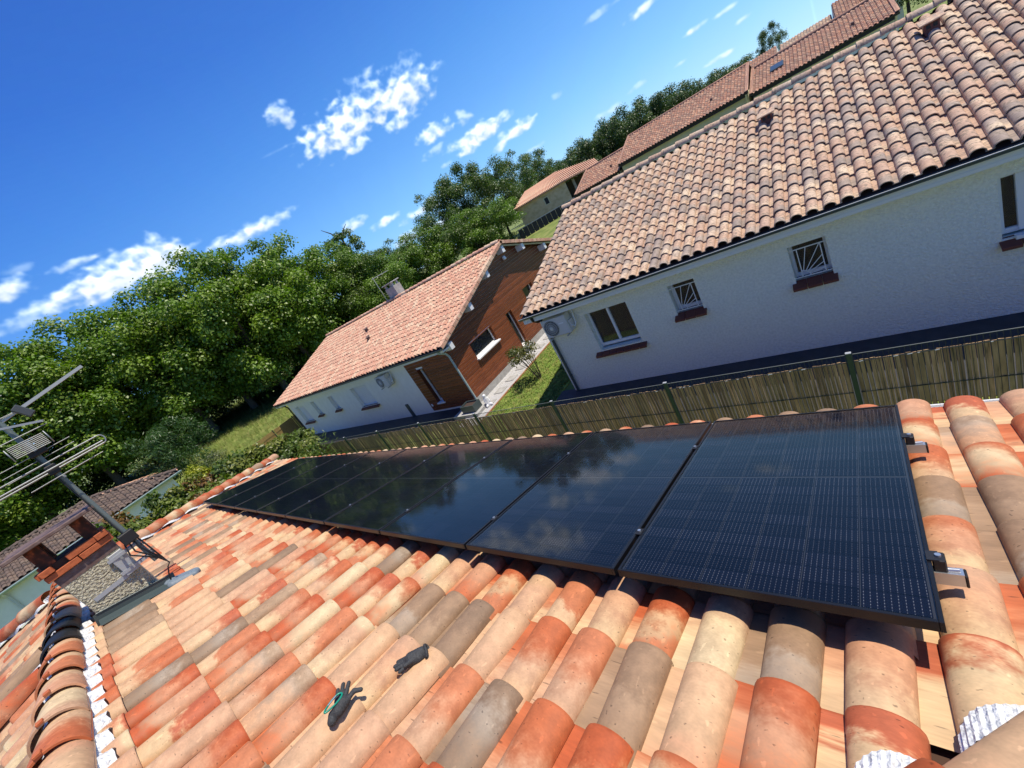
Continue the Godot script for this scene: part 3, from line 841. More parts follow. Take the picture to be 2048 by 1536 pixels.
# ------------------------------------------------------------------ our house
func build_our_house() -> void:
	var t := thing("house", "near house with new mottled orange, cream and grey barrel tile roof carrying the solar panels", "house", Vector3(-5.2, 0, 1.7))
	var mb := MB.new()
	mb.rbox(Vector3(-11.5, -0.3, -1.65), Vector3(1.9, 3.0, 5.0))
	part(t, "wall", mb, M.stucco2)
	mb = MB.new()
	# deck under the tiles: two long slopes and two hip ends
	var xr := -8.4
	var xl := -1.5
	var rl := roof(xr, RIDGE_V, PAN - 0.03)
	var rr := roof(xl, RIDGE_V, PAN - 0.03)
	var ev := 2.14
	var run := (ev - RIDGE_V) * cos(PITCH)
	var el := roof(xr - run, ev, PAN - 0.03)
	var er := roof(xl + run, ev, PAN - 0.03)
	var nl := north(xr - run, ev - RIDGE_V, PAN - 0.03)
	var nr := north(xl + run, ev - RIDGE_V, PAN - 0.03)
	mb.quad(er, el, rl, rr); mb.quad(nl, nr, rr, rl)
	mb.tri(nr, er, rr); mb.tri(el, nl, rl)
	var dn := Vector3(0, -0.06, 0)
	mb.quad(el + dn, er + dn, er, el); mb.quad(nr + dn, nl + dn, nl, nr); mb.quad(er + dn, nr + dn, nr, er); mb.quad(nl + dn, el + dn, el, nl)
	mb.quad(el + dn, nl + dn, nr + dn, er + dn)
	var rf := part(t, "roof", mb, M.deck)
	# tiles
	var shapes := []
	for k in 32: shapes.append(tile_shape(0.087, 0.066, 0.078, 0.40, 12, cell_uv(k, 8, 4), 0.018))
	var bs := slope_basis(PITCH, -1.0)
	bs = Basis(Vector3(1, 0, 0), RN, -RD)
	var spots := []
	var pitch := 0.227
	for i in range(-54, 9):
		var u := 0.065 + i * pitch
		for j in 12:
			var v := 2.13 - 0.338 * j
			var left := xr - (v - RIDGE_V) * cos(PITCH) + 0.16
			var right := (v + 0.25) * cos(PITCH)
			if u < left or u > (v + 0.25) * 0.96 + 0.30: continue
			if u > 2.0: continue
			var ln := 1.0
			if j == 11: ln = 0.62
			var cut := u / 0.96 - 0.25 # hip passes here
			if v - 0.40 < cut - 0.05: ln = minf(ln, (v - cut + 0.05) / 0.40)
			if ln < 0.12: continue
			var y := rng.randfn() * 0.016
			var b := bs * Basis(Vector3.UP, y) * Basis(Vector3.RIGHT, rng.randfn() * 0.004)
			b.z *= ln
			spots.append(Transform3D(b, roof(u + rng.randfn() * 0.004, v + rng.randfn() * 0.006, PAN + rng.randfn() * 0.002)))
	var b2 := slope_basis(PITCH, 1.0)
	for i in range(0, 40):
		var u := -0.4 - i * pitch
		for j in 8:
			var s := 0.42 + 0.338 * j
			if u < xr - s * cos(PITCH) + 0.16 or u > xl + s: continue
			if absf(u + 5.45) < 0.16 and j == 0: continue # ventilation tile sits here
			var ln := 0.9 if j == 0 else 1.0
			var b := b2 * Basis(Vector3.UP, rng.randfn() * 0.016)
			b.z *= ln
			spots.append(Transform3D(b, north(u + rng.randfn() * 0.004, s + rng.randfn() * 0.006, PAN)))
	lay_tiles(rf, spots, shapes, M.clay, 300)
	# ridge tiles, wide ends towards the near end
	var set := []
	for k in 8: set.append(ridge_shape(0.125, 0.125, 0.455, 14, cell_uv(k * 3 + 1, 8, 4), 0.84).mesh(M.clay))
	var rb := Basis(Vector3(0, 0, -1), Vector3(0, 1, 0), Vector3(-1, 0, 0))
	var crest := roof(0, RIDGE_V, PAN)
	var clip := MB.new()
	clip.box(Vector3(0, 0.150, 0.012), Vector3(0.032, 0.016, 0.04), Basis.IDENTITY, 0.003)
	var clip_mesh := clip.mesh(M.brick)
	var k := 0
	var x := -1.62
	while x > xr - 0.05:
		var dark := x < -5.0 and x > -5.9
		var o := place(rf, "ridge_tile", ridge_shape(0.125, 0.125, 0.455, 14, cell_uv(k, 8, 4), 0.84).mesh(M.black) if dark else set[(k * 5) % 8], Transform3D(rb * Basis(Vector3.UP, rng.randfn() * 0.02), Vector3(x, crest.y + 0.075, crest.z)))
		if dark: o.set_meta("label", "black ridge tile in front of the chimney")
		else:
			var cl := MeshInstance3D.new()
			cl.name = "ridge_clip"; cl.mesh = clip_mesh
			cl.position = Vector3(rng.randf_range(-0.015, 0.015), 0, 0)
			rf.add_child(cl, true)
			cl.transform = o.transform * cl.transform
		x -= 0.392
		k += 1
	# crinkled white flashing below the ridge tiles, on both sides
	for side in [0, 1]:
		mb = MB.new()
		var nz := noise(6.0, 7 + side, 3)
		var na := 260
		for a in na:
			for c in 5:
				var q := []
				for e in [[a, c], [a + 1, c], [a + 1, c + 1], [a, c + 1]]:
					var uu: float = -1.55 - (6.85 * e[0]) / na
					var w: float = e[1] / 5.0
					var lapse := 0.012 * sin(uu * 27.7) * w + 0.009 * sin(uu * 61.0 + 1.0) * w
					var s: float = 0.075 + w * 0.080 + lapse * 0.4
					var phase: float = fposmod((uu - 0.065 + s * 0.0) / pitch, 1.0) - 0.5
					var bump := 0.062 * sqrt(maxf(0.0, 1.0 - pow(phase * pitch / 0.082, 2.0)))
					var hh: float = PAN + 0.030 + bump * (0.25 + 0.8 * w) + (1.0 - w) * 0.055 + nz.get_noise_2d(uu * 8, w * 3) * 0.006 + 0.005 * sin(uu * 190.0)
					q.append(roof(uu, RIDGE_V + s, hh) if side == 0 else north(uu, s, hh))
				if side == 0: mb.quad(q[0], q[3], q[2], q[1])
				else: mb.quad(q[0], q[1], q[2], q[3])
		part(rf, "ridge_flashing", mb, M.flash_white)
	# left hips and the right hip near the camera
	ridge_row(rf, "hip_tile", roof(xr - run - 0.02, ev + 0.02, PAN + 0.10), roof(xr, RIDGE_V, PAN + 0.10), 0.115, 0.11, 0.385, M.clay, 8, 4, RN)
	ridge_row(rf, "hip_tile", north(xr - 2.6, 2.7, PAN + 0.10), north(xr, 0.0, PAN + 0.10), 0.115, 0.11, 0.385, M.clay, 8, 4, NN)
	var ha := roof(1.15, 1.35 - 0.25, PAN + 0.085)
	var hb := roof(-1.5, -1.80, PAN + 0.085)
	var off := Vector3(0.138, 0, 0) - RD * 0.138 - RN * 0.014
	ridge_row(rf, "hip_tile", ha + off, hb + off, 0.125, 0.115, 0.385, M.clay, 8, 4, RN)
	# white flashing along the far hips
	for w in 2:
		mb = MB.new()
		var p0 := [roof(xr, RIDGE_V, PAN), north(xr, 0, PAN)][w] as Vector3
		var p1 := [roof(xr - run, ev, PAN), north(xr - 2.6, 2.7, PAN)][w] as Vector3
		var sidev := Vector3(1, 0, 0)
		var upv := NN if w == 1 else RN
		var n := 120
		for a in n:
			var q := []
			for e in [[a, 0.0], [a + 1, 0.0], [a + 1, 1.0], [a, 1.0]]:
				var tt: float = float(e[0]) / n
				var p: Vector3 = p0.lerp(p1, tt)
				q.append(p + sidev * (0.08 + e[1] * (0.10 + 0.05 * sin(tt * 62.0))) + upv * (0.085 + (1.0 - e[1]) * 0.05 + 0.02 * sin(tt * 62.0 + 1.0) * e[1]))
			mb.quad(q[0], q[3], q[2], q[1])
		part(rf, "hip_flashing", mb, M.flash_white)
	# ribbed foil collars where the tile crests run under the near hip
	for i in range(-5, 3):
		var u := 0.065 + i * pitch
		var vh := u / 0.96 - 0.282
		mb = MB.new()
		var nseg := 26
		for a in nseg:
			var q := []
			for e in [[a, 0.0], [a + 1, 0.0], [a + 1, 1.0], [a, 1.0]]:
				var f: float = float(e[0]) / nseg
				var ang := lerpf(PI * 0.93, PI * 0.10, f)
				var rib := 0.004 * (1.0 if e[0] % 2 else 0.0) + 0.006
				var dv: float = 0.02 + e[1] * (0.05 + 0.012 * sin(f * 7.0 + i) + 0.025 * sin(PI * f)) + cos(ang) * 0.07
				q.append(roof(u + cos(ang) * (0.081 + rib), vh + dv, PAN + 0.014 + sin(ang) * (0.066 + rib)))
			mb.quad(q[0], q[3], q[2], q[1])
		part(rf, "foil_collar", mb, M.flash_white)
	# eaves gutter
	mb = MB.new()
	var ge := roof(0, 2.20, PAN - 0.035)
	gutter(mb, Vector3(-12.2, ge.y, ge.z), Vector3(2.4, ge.y, ge.z), 0.06)
	part(t, "gutter", mb, M.white)
	# ventilation tile on the far slope, raised over a wavy white collar
	mb = MB.new()
	var vt := tile_shape(0.15, 0.14, 0.0, 0.5, 14, cell_uv(7, 8, 4), 0.03, true, 0.55)
	mb.append(vt, Transform3D(b2, north(-5.42, 0.66, PAN + 0.05)))
	mb.append(tile_shape(0.10, 0.09, 0.0, 0.9, 12, cell_uv(12, 8, 4), 0.02, true, 0.95), Transform3D(b2, north(-5.80, 1.02, PAN + 0.085)))
	var vo := part(rf, "vent_tile", mb, M.clay)
	mb = MB.new()
	mb.box(north(-5.42, 0.62, PAN + 0.085), Vector3(0.25, 0.13, 0.04), b2)
	mb.box(north(-5.70, 0.62, PAN + 0.07), Vector3(0.05, 0.05, 0.85), b2)
	part(vo, "vent_opening", mb, M.black)
	mb = MB.new()
	for a in 30:
		var q := []
		for e in [[a, 0], [a + 1, 0], [a + 1, 1], [a, 1]]:
			var f: float = e[0] / 30.0
			q.append(north(-5.66 + 0.07 * e[1] + 0.025 * sin(f * 9.0), 0.10 + f * 1.0, PAN + 0.085 + 0.02 * sin(f * 9.0) * (1 - e[1] * 0.5)))
		mb.quad(q[0], q[1], q[2], q[3])
	part(vo, "collar", mb, M.flash_white)
	build_chimney(t, rf)

func build_chimney(t: Node3D, rf: Node3D) -> void:
	var S := Vector3(0, 3.9, 0)
	var mb := MB.new()
	var x1 := -5.58
	var x0 := -6.02
	var z0 := 1.11
	var z1 := 1.545
	mb.rbox(Vector3(x0, 3.9, z0), Vector3(x1, 4.752, z1), 0.006)
	var ch := part(t, "chimney", mb, M.rough_stucco)
	mb = MB.new()
	mb.rbox(Vector3(x0 - 0.003, 4.66, z0 - 0.003), Vector3(x1 + 0.003, 4.75, z1 + 0.003))
	part(ch, "collar", mb, M.cap_stone)
	# two courses of bricks round the crown
	for row in 2:
		var y := 4.785 + row * 0.064
		var o := 0.030
		for s in 4:
			var n := 2
			for k in n:
				var w := (z1 - z0 + 2 * o) / n
				var f := (k + 0.5 + (0.24 if row else 0.0)) * w
				if row and k == n - 1: f = z1 - z0 + 2 * o - w * 0.13
				var wl := w - 0.008
				if row and k == n - 1: wl = w * 0.5 - 0.008
				mb = MB.new()
				var dep := 0.09
				var ct: Vector3
				var sz: Vector3
				if s == 0: ct = Vector3(x1 + o - dep * 0.5, y, z0 - o + f); sz = Vector3(dep, 0.056, wl)
				elif s == 1: ct = Vector3(x0 - o + dep * 0.5, y, z0 - o + f); sz = Vector3(dep, 0.056, wl)
				elif s == 2: ct = Vector3(x0 - o + f, y, z0 - o + dep * 0.5 - 0.002); sz = Vector3(wl, 0.0555, dep)
				else: ct = Vector3(x0 - o + f, y, z1 + o - dep * 0.5 + 0.002); sz = Vector3(wl, 0.0555, dep)
				mb.box(ct, sz, Basis.IDENTITY, 0.004)
				part(ch, "brick", mb, M.brick)
	mb = MB.new()
	mb.rbox(Vector3(x0 + 0.02, 4.752, z0 + 0.02), Vector3(x1 - 0.012, 4.874, z1 - 0.02))
	part(ch, "mortar_bed", mb, M.mortar)
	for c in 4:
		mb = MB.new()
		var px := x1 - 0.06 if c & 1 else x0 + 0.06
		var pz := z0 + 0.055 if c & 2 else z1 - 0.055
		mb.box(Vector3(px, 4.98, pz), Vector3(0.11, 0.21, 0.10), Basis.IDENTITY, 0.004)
		part(ch, "pillar", mb, M.shaded_brick)
	mb = MB.new()
	mb.rbox(Vector3(x0 - 0.09, 5.085, z0 - 0.10), Vector3(x1 + 0.11, 5.118, z1 + 0.11), 0.006)
	part(ch, "cap_slab", mb, M.cap_stone)
	# apron of dark metal where the stack meets the tiles
	mb = MB.new()
	mb.quad(roof(-5.53, -1.62, PAN + 0.055), roof(-5.53, -1.02, PAN + 0.055), roof(-5.53, -1.02, PAN + 0.16), roof(-5.53, -1.62, PAN + 0.16))
	mb.quad(roof(-5.40, -1.60, PAN + 0.072), roof(-5.40, -1.02, PAN + 0.072), roof(-5.53, -1.02, PAN + 0.10), roof(-5.53, -1.60, PAN + 0.10))
	mb.rod(roof(-5.53, -1.60, PAN + 0.16), roof(-5.53, -1.02, PAN + 0.16), 0.008)
	part(ch, "apron", mb, M.gutter)
	# lump of slate coloured mortar at its foot
	mb = MB.new()
	blob_mesh([[Vector3(-0.02, 0, 0), Vector3(0.02, 0, -0.22), 0.05, 0.035], [Vector3(0.06, 0, -0.02), Vector3(0.08, 0, -0.20), 0.05, 0.03]], 0.012, 0.03, Transform3D(Basis(Vector3(1, 0, 0), RN * 1.3, -RD), roof(-5.52, -1.08, PAN + 0.06)), mb)
	part(ch, "mortar_fillet", mb, M.slate)
	# band that ties the aerial bracket round the stack
	mb = MB.new()
	var yb := 4.50
	mb.rbox(Vector3(x1 + 0.002, yb - 0.12, z0 + 0.10), Vector3(x1 + 0.006, yb - 0.08, z1 - 0.06))
	part(ch, "steel_band", mb, M.steel_matt)

# ------------------------------------------------------------------ panels
const PW := 1.0496
const PL := 1.755
func build_panels() -> void:
	var im := Image.create(96, 48, false, Image.FORMAT_RGB8)
	for y in 48:
		for x in 96:
			var c := Color(0.040, 0.050, 0.088)
			if x % 10 == 3: # busbar, with solder points
				var dot := y % 8 < 2
				c = Color(0.52, 0.52, 0.51) if dot else Color(0.165, 0.175, 0.20)
			elif y % 2: c = Color(0.036, 0.045, 0.078)
			if y < 1 or y > 46 or x < 1 or x > 94: c = Color(0.035, 0.042, 0.06)
			im.set_pixel(x, y, c)
	var tex := ImageTexture.create_from_image(im)
	var im2: Image = im.duplicate()
	for y in 48:
		for x in 96:
			if x % 10 == 3 and x > 0 and x < 95: im2.set_pixel(x, y, Color(0.115, 0.125, 0.15))
	var tex2 := ImageTexture.create_from_image(im2)
	var cell_mats := []
	for k in 8:
		var m := StandardMaterial3D.new()
		m.albedo_texture = tex if k < 4 else tex2
		var f: float = [1.0, 0.86, 1.1, 0.94][k % 4]
		m.albedo_color = Color(f, f, f * 1.02)
		m.roughness = 0.5
		m.metallic_specular = 0.12
		cell_mats.append(m)
	var frame_mat := mat(Color(0.010, 0.010, 0.012), 0.38, 0.3)
	var glass := StandardMaterial3D.new()
	glass.albedo_color = Color(0.3, 0.3, 0.3, 0.004)
	glass.metallic_specular = 0.40
	glass.transparency = BaseMaterial3D.TRANSPARENCY_ALPHA
	glass.roughness = 0.06
	var back := mat(Color(0.012, 0.012, 0.014), 0.6)
	var w := 1.030
	var mb := MB.new()
	for sx in [-1.0, 1.0]:
		mb.box(Vector3(sx * (w * 0.5 - 0.006), -0.0175, PL * 0.5), Vector3(0.012, 0.035, PL), Basis.IDENTITY, 0.0015)
	for e in [0.006, PL - 0.006]:
		mb.box(Vector3(0, -0.0176, e), Vector3(w - 0.024, 0.0348, 0.012), Basis.IDENTITY, 0.0015)
	var frame := mb.mesh(frame_mat)
	mb = MB.new()
	mb.quad(Vector3(-w / 2 + 0.011, -0.0035, PL - 0.011), Vector3(w / 2 - 0.011, -0.0035, PL - 0.011), Vector3(w / 2 - 0.011, -0.0035, 0.011), Vector3(-w / 2 + 0.011, -0.0035, 0.011))
	var pane := mb.mesh(glass)
	mb = MB.new()
	mb.box(Vector3(0, -0.013, PL * 0.5), Vector3(w - 0.024, 0.004, PL - 0.024))
	var sheet := mb.mesh(back)
	mb = MB.new()
	var cw := (w - 0.040) / 6.0
	var cl := (PL - 0.044 - 0.014) / 20.0
	mb.quad(Vector3(-cw / 2 + 0.0016, 0, cl / 2 - 0.0012), Vector3(cw / 2 - 0.0016, 0, cl / 2 - 0.0012), Vector3(cw / 2 - 0.0016, 0, -cl / 2 + 0.0012), Vector3(-cw / 2 + 0.0016, 0, -cl / 2 + 0.0012))
	var cells := []
	for k in 8: cells.append(mb.mesh(cell_mats[k]))
	var words := ["nearest the camera, at the right end of the row", "second from the right end of the row", "third from the right end of the row", "fourth from the right end of the row", "fifth, in the middle of the row of nine", "fourth from the far left end of the row", "third from the far left end of the row", "second from the far left end of the row", "farthest from the camera, at the left end of the row"]
	var basis := Basis(Vector3(1, 0, 0), RN, -RD)
	for i in 9:
		var at := roof(-i * PW - w * 0.5, PL, 0.0)
		var t := thing("solar_panel", "black framed solar panel, " + words[i], "solar panel", at, "solar panels in a row on the roof")
		t.basis = basis
		var g := Transform3D(basis, at)
		place(t, "frame", frame, g)
		place(t, "glass", pane, g)
		var bs := place(t, "backsheet", sheet, g)
		var rest := MB.new()
		for r in 20:
			for c in 6:
				var p := Vector3((c - 2.5) * cw, -0.0085, 0.022 + (r + 0.5) * cl + (0.014 if r > 9 else 0.0))
				if i < 6:
					place(bs, "cell", cells[rng.randi() % 4 + (0 if i < 2 else 4)], g * Transform3D(Basis.IDENTITY, p))
				else: rest.append(mb, Transform3D(Basis.IDENTITY, p))
		if i >= 6: place(bs, "cell_grid", rest.mesh(cell_mats[4]), g, "stuff")
	# two rails under the row, with clamps
	for r in 2:
		var v: float = [0.29, 1.28][r]
		var t := thing("mounting_rail", ["aluminium rail under the ridge side edge of the panel row", "aluminium rail under the eaves side of the panel row"][r], "rail", roof(-4.7, v, -0.09), "rails under the solar panels")
		mb = MB.new()
		var b2 := Basis(Vector3(1, 0, 0), RN, -RD)
		for q in [[-0.0655, 0.032, 0.036], [-0.044, 0.006, 0.014]]:
			mb.box(roof(-4.73, v, q[0]), Vector3(9.60, q[1] if q[0] < -0.05 else 0.011, q[2] if q[0] < -0.05 else 0.036), b2)
		part(t, "rail", mb, M.metal)
		mb = MB.new()
		mb.box(roof(0.0735, v, -0.062), Vector3(0.008, 0.044, 0.042), b2, 0.003)
		part(t, "end_cap", mb, M.black)
		mb = MB.new()
		mb.box(roof(0.018, v + 0.012, -0.018), Vector3(0.034, 0.046, 0.05), b2, 0.004)
		mb.box(roof(0.004, v + 0.012, 0.0035), Vector3(0.03, 0.005, 0.05), b2)
		var c := part(t, "end_clamp", mb, M.black)
		mb = MB.new()
		mb.rod(roof(0.018, v + 0.012, 0.004), roof(0.018, v + 0.012, 0.012), 0.0085, 10)
		mb.rod(roof(0.025, v, -0.036), roof(0.062, v, -0.034), 0.008, 8)
		part(c, "bolt", mb, M.metal)
		for i in 8:
			var x := -(i + 1) * PW + 0.0098
			mb = MB.new()
			mb.box(roof(x, v, 0.002), Vector3(0.030, 0.005, 0.05), b2, 0.001)
			var mc := part(t, "middle_clamp", mb, M.black)
			mb = MB.new()
			mb.rod(roof(x, v, 0.003), roof(x, v, 0.012), 0.0085, 10)
			part(mc, "bolt", mb, M.metal)
		for i in 9: # feet that carry the rail down to the roof
			mb = MB.new()
			mb.box(roof(-0.45 - i * 1.09, v, -0.13), Vector3(0.04, 0.10, 0.03), b2)
			part(t, "roof_hook", mb, M.steel_matt)

# ------------------------------------------------------------------ things lying on the tiles
func build_gloves() -> void:
	var gb := Basis(Vector3(1, 0, 0), RN, -RD)
	# first glove: cuff towards the panels, fingers bunched away
	var at := roof(-1.80, -0.655, -0.118)
	var t := thing("glove", "dark grey work glove lying with its open cuff towards the panels, nearer the panels", "glove", at, "work gloves on the tiles")
	var mb := MB.new()
	var x1 := Transform3D(gb * Basis(Vector3.UP, deg_to_rad(52)) * Basis.from_scale(Vector3(0.9, 0.85, 0.9)), at)
	blob_mesh([[Vector3(0.035, 0.012, 0.0), Vector3(-0.02, 0.014, 0.005), 0.034, 0.034], [Vector3(0.02, 0.012, 0.022), Vector3(-0.02, 0.010, 0.024), 0.020, 0.018], [Vector3(-0.03, 0.012, -0.02), Vector3(-0.095, 0.006, -0.028), 0.013, 0.010], [Vector3(-0.03, 0.016, -0.004), Vector3(-0.108, 0.008, -0.002), 0.014, 0.010], [Vector3(-0.03, 0.014, 0.012), Vector3(-0.100, 0.006, 0.022), 0.013, 0.010], [Vector3(-0.03, 0.010, 0.03), Vector3(-0.082, 0.004, 0.046), 0.012, 0.009], [Vector3(0.01, 0.02, 0.02), Vector3(-0.045, 0.03, 0.055), 0.014, 0.010]], 0.0045, 0.008, x1, mb)
	part(t, "palm", mb, M.glove)
	mb = MB.new()
	var ring := PackedVector3Array()
	for k in 21: ring.append(x1 * Vector3(0.062 + 0.006 * sin(TAU * k / 10), 0.014 + 0.026 * sin(TAU * k / 20), 0.040 * cos(TAU * k / 20)))
	mb.tube(ring, PackedFloat32Array([0.006]), 7, false)
	for k in 20: mb.quad(ring[k], ring[k + 1], ring[k + 1].lerp(x1 * Vector3(0.02, 0.014, 0), 0.5), ring[k].lerp(x1 * Vector3(0.02, 0.014, 0), 0.5))
	part(t, "cuff", mb, M.glove)
	# second glove: fingers up and spread
	at = roof(-1.92, -0.975, -0.110)
	t = thing("glove", "black glove with raised spread fingers lying under the green carabiner, nearer the camera", "glove", at, "work gloves on the tiles")
	mb = MB.new()
	var x2 := Transform3D(gb * Basis(Vector3.UP, deg_to_rad(37)) * Basis.from_scale(Vector3(0.86, 0.8, 0.86)), at)
	blob_mesh([[Vector3(0.0, 0.012, 0.02), Vector3(0.01, 0.016, -0.02), 0.030, 0.032], [Vector3(-0.03, 0.02, -0.03), Vector3(-0.036, 0.046, -0.075), 0.012, 0.010], [Vector3(-0.008, 0.022, -0.035), Vector3(-0.01, 0.058, -0.092), 0.013, 0.010], [Vector3(0.014, 0.022, -0.035), Vector3(0.02, 0.056, -0.094), 0.013, 0.010], [Vector3(0.03, 0.018, -0.02), Vector3(0.055, 0.03, -0.06), 0.013, 0.011], [Vector3(0.055, 0.03, -0.06), Vector3(0.088, 0.022, -0.066), 0.012, 0.011], [Vector3(-0.02, 0.006, 0.03), Vector3(-0.02, -0.005, 0.055), 0.026, 0.022]], 0.0045, 0.008, x2, mb)
	part(t, "palm", mb, M.glove)
	# carabiner
	var ca := x2 * Transform3D(Basis(Vector3.UP, deg_to_rad(66)) * Basis(Vector3.RIGHT, 0.22), Vector3(-0.018, 0.052, 0.005))
	t = thing("carabiner", "green carabiner hook resting on the black glove", "carabiner", ca.origin)
	mb = MB.new()
	var loop := PackedVector3Array()
	for k in 29:
		var a := TAU * k / 28
		var r := 0.017 + 0.005 * cos(a)
		loop.append(ca * Vector3(cos(a) * 0.052, 0, sin(a) * r))
	mb.tube(loop, PackedFloat32Array([0.0042]), 9, false)
	part(t, "hook_body", mb, M.teal)
	mb = MB.new()
	mb.rod(ca * Vector3(-0.022, 0.001, -0.013), ca * Vector3(0.034, 0.001, -0.016), 0.0035, 8)
	part(t, "gate", mb, M.metal)

# ------------------------------------------------------------------ aerial
func build_antenna() -> void:
	var mx := -5.50
	var mz := 1.0
	var t := thing("tv_antenna", "television aerial mast strapped to the chimney with several arrays of rods", "antenna", Vector3(mx, 4.32, mz))
	var mb := MB.new()
	mb.rod(Vector3(mx, 4.36, mz), Vector3(mx, 6.62, mz), 0.021, 12)
	part(t, "mast", mb, M.mast)
	# bracket
	mb = MB.new()
	for y in [4.44, 4.60]:
		mb.bar(Vector3(mx - 0.03, y, mz + 0.015), Vector3(mx - 0.06, y, 1.24), 0.03, 0.03)
		mb.bar(Vector3(mx - 0.01, y, mz - 0.04), Vector3(mx - 0.01, y, mz + 0.10), 0.05, 0.026)
	mb.box(Vector3(-5.555, 4.52, 1.165), Vector3(0.02, 0.25, 0.11), Basis.IDENTITY, 0.004)
	var br := part(t, "bracket", mb, M.steel_matt)
	mb = MB.new()
	for y in [4.47, 4.57]:
		mb.rod(Vector3(-5.545, y, 1.15), Vector3(-5.50, y, 1.15), 0.012, 8)
		mb.rod(Vector3(-5.49, y, mz - 0.03), Vector3(-5.44, y, mz - 0.03), 0.012, 8)
	part(br, "bolt", mb, M.aerial)
	mb = MB.new()
	mb.box(Vector3(mx + 0.035, 4.70, mz + 0.01), Vector3(0.10, 0.11, 0.12), Basis.IDENTITY, 0.008)
	part(t, "amplifier_box", mb, M.rubber)
	# long folded dipole
	mb = MB.new()
	var y5 := 5.50
	for d in [[0.0, 0.0, 0.0075], [0.03, 0.022, 0.0075]]:
		mb.rod(Vector3(mx + 0.05 + d[0], y5 + d[1] * 1.0 + 0.03, 0.62), Vector3(mx + 0.05 + d[0], y5 + d[1] + 0.05, 1.95), d[2], 8)
	var arc := PackedVector3Array()
	for k in 9: arc.append(Vector3(mx + 0.05, y5 + 0.072 + 0.042 * cos(PI * k / 8), 0.62 - 0.03 * sin(PI * k / 8)))
	mb.tube(arc, PackedFloat32Array([0.006]), 7)
	mb.rod(Vector3(mx + 0.05, y5 + 0.114, 0.62), Vector3(mx + 0.05, y5 + 0.134, 1.95), 0.006, 8)
	part(t, "folded_dipole", mb, M.aerial)
	mb = MB.new()
	mb.box(Vector3(mx + 0.03, y5 + 0.05, mz), Vector3(0.07, 0.09, 0.08), Basis.IDENTITY, 0.008)
	part(t, "dipole_clamp", mb, M.rubber)
	# boom with small directors going away to the right
	mb = MB.new()
	mb.bar(Vector3(mx - 0.25, y5 - 0.02, mz), Vector3(mx + 0.18, y5 - 0.05, mz - 0.02), 0.016, 0.016)
	for k in 4:
		var x := mx - 0.2 + k * 0.1
		mb.rod(Vector3(x, y5 - 0.03, mz - 0.34 + 0.04 * k), Vector3(x, y5 - 0.03, mz + 0.2), 0.004, 6)
	part(t, "lower_director", mb, M.aerial)
	# ribbed reflector and rods
	var yr := 5.80
	mb = MB.new()
	for k in 8:
		var f := k / 7.0 - 0.5
		mb.rod(Vector3(mx + 0.09, yr + f * 0.10, 0.87), Vector3(mx + 0.09, yr + f * 0.10 + 0.008, 1.10), 0.004, 6)
	for z in [0.855, 1.115]:
		var q := PackedVector3Array()
		for k in 9: q.append(Vector3(mx + 0.09 + 0.03 * sin(PI * k / 8), yr - 0.058 + 0.116 * k / 8, z))
		mb.tube(q, PackedFloat32Array([0.005]), 6)
	mb.box(Vector3(mx + 0.085, yr, 0.98), Vector3(0.012, 0.11, 0.025))
	part(t, "reflector_grid", mb, M.aerial)
	mb = MB.new()
	mb.box(Vector3(mx + 0.03, yr - 0.07, mz - 0.02), Vector3(0.08, 0.05, 0.12), Basis.IDENTITY, 0.006)
	part(t, "reflector_clamp", mb, M.rubber)
	mb = MB.new()
	for k in 3:
		mb.rod(Vector3(mx + 0.06 - 0.08 * k, yr - 0.08 - 0.05 * k, 0.76 - 0.0 * k), Vector3(mx + 0.06 - 0.08 * k, yr - 0.08 - 0.05 * k, 1.26), 0.0035, 6)
	mb.rod(Vector3(mx + 0.1, yr + 0.10, 0.80), Vector3(mx + 0.1, yr + 0.11, 1.5), 0.0045, 6)
	part(t, "upper_director", mb, M.aerial)
	# top boom
	mb = MB.new()
	mb.bar(Vector3(mx, 6.06, 1.07), Vector3(mx, 6.215, 0.32), 0.026, 0.026)
	mb.bar(Vector3(mx + 0.03, 6.035, 1.05), Vector3(mx + 0.12, 5.93, 0.80), 0.018, 0.018)
	part(t, "top_boom", mb, M.steel_matt)
	mb = MB.new()
	mb.rod(Vector3(mx + 0.02, 6.04, 1.04), Vector3(mx + 0.02, 6.42, 1.04), 0.012, 8)
	for y in [6.10, 6.26]:
		mb.rod(Vector3(mx + 0.02, y, 0.86), Vector3(mx + 0.02, y, 1.3), 0.004, 6)
	part(t, "top_stub", mb, M.aerial)
	mb = MB.new()
	mb.box(Vector3(mx + 0.01, 6.08, 0.84), Vector3(0.05, 0.13, 0.06), Basis(Vector3.RIGHT, 0.5), 0.006)
	part(t, "balun_box", mb, M.ac_dark)
	# cables
	t = thing("coaxial_cable", "bundle of black coaxial cables from the amplifier down to the slate patch", "cable", Vector3(mx, 4.1, mz))
	for k in 4:
		mb = MB.new()
		var o := 0.02 * (k - 1.5)
		mb.tube(PackedVector3Array([Vector3(mx + 0.04, 4.66, mz + 0.02 + o * 1.6), Vector3(mx + 0.07 + 0.01 * k, 4.56, mz + 0.03 + o * 2.2), Vector3(mx + 0.06, 4.44, mz - 0.01 + o), Vector3(mx + 0.05, 4.36, mz - 0.035 + o * 0.3), Vector3(mx + 0.05, 4.30, mz - 0.045)]), PackedFloat32Array([0.007]), 7)
		part(t, "cable_strand", mb, M.rubber)
	mb = MB.new()
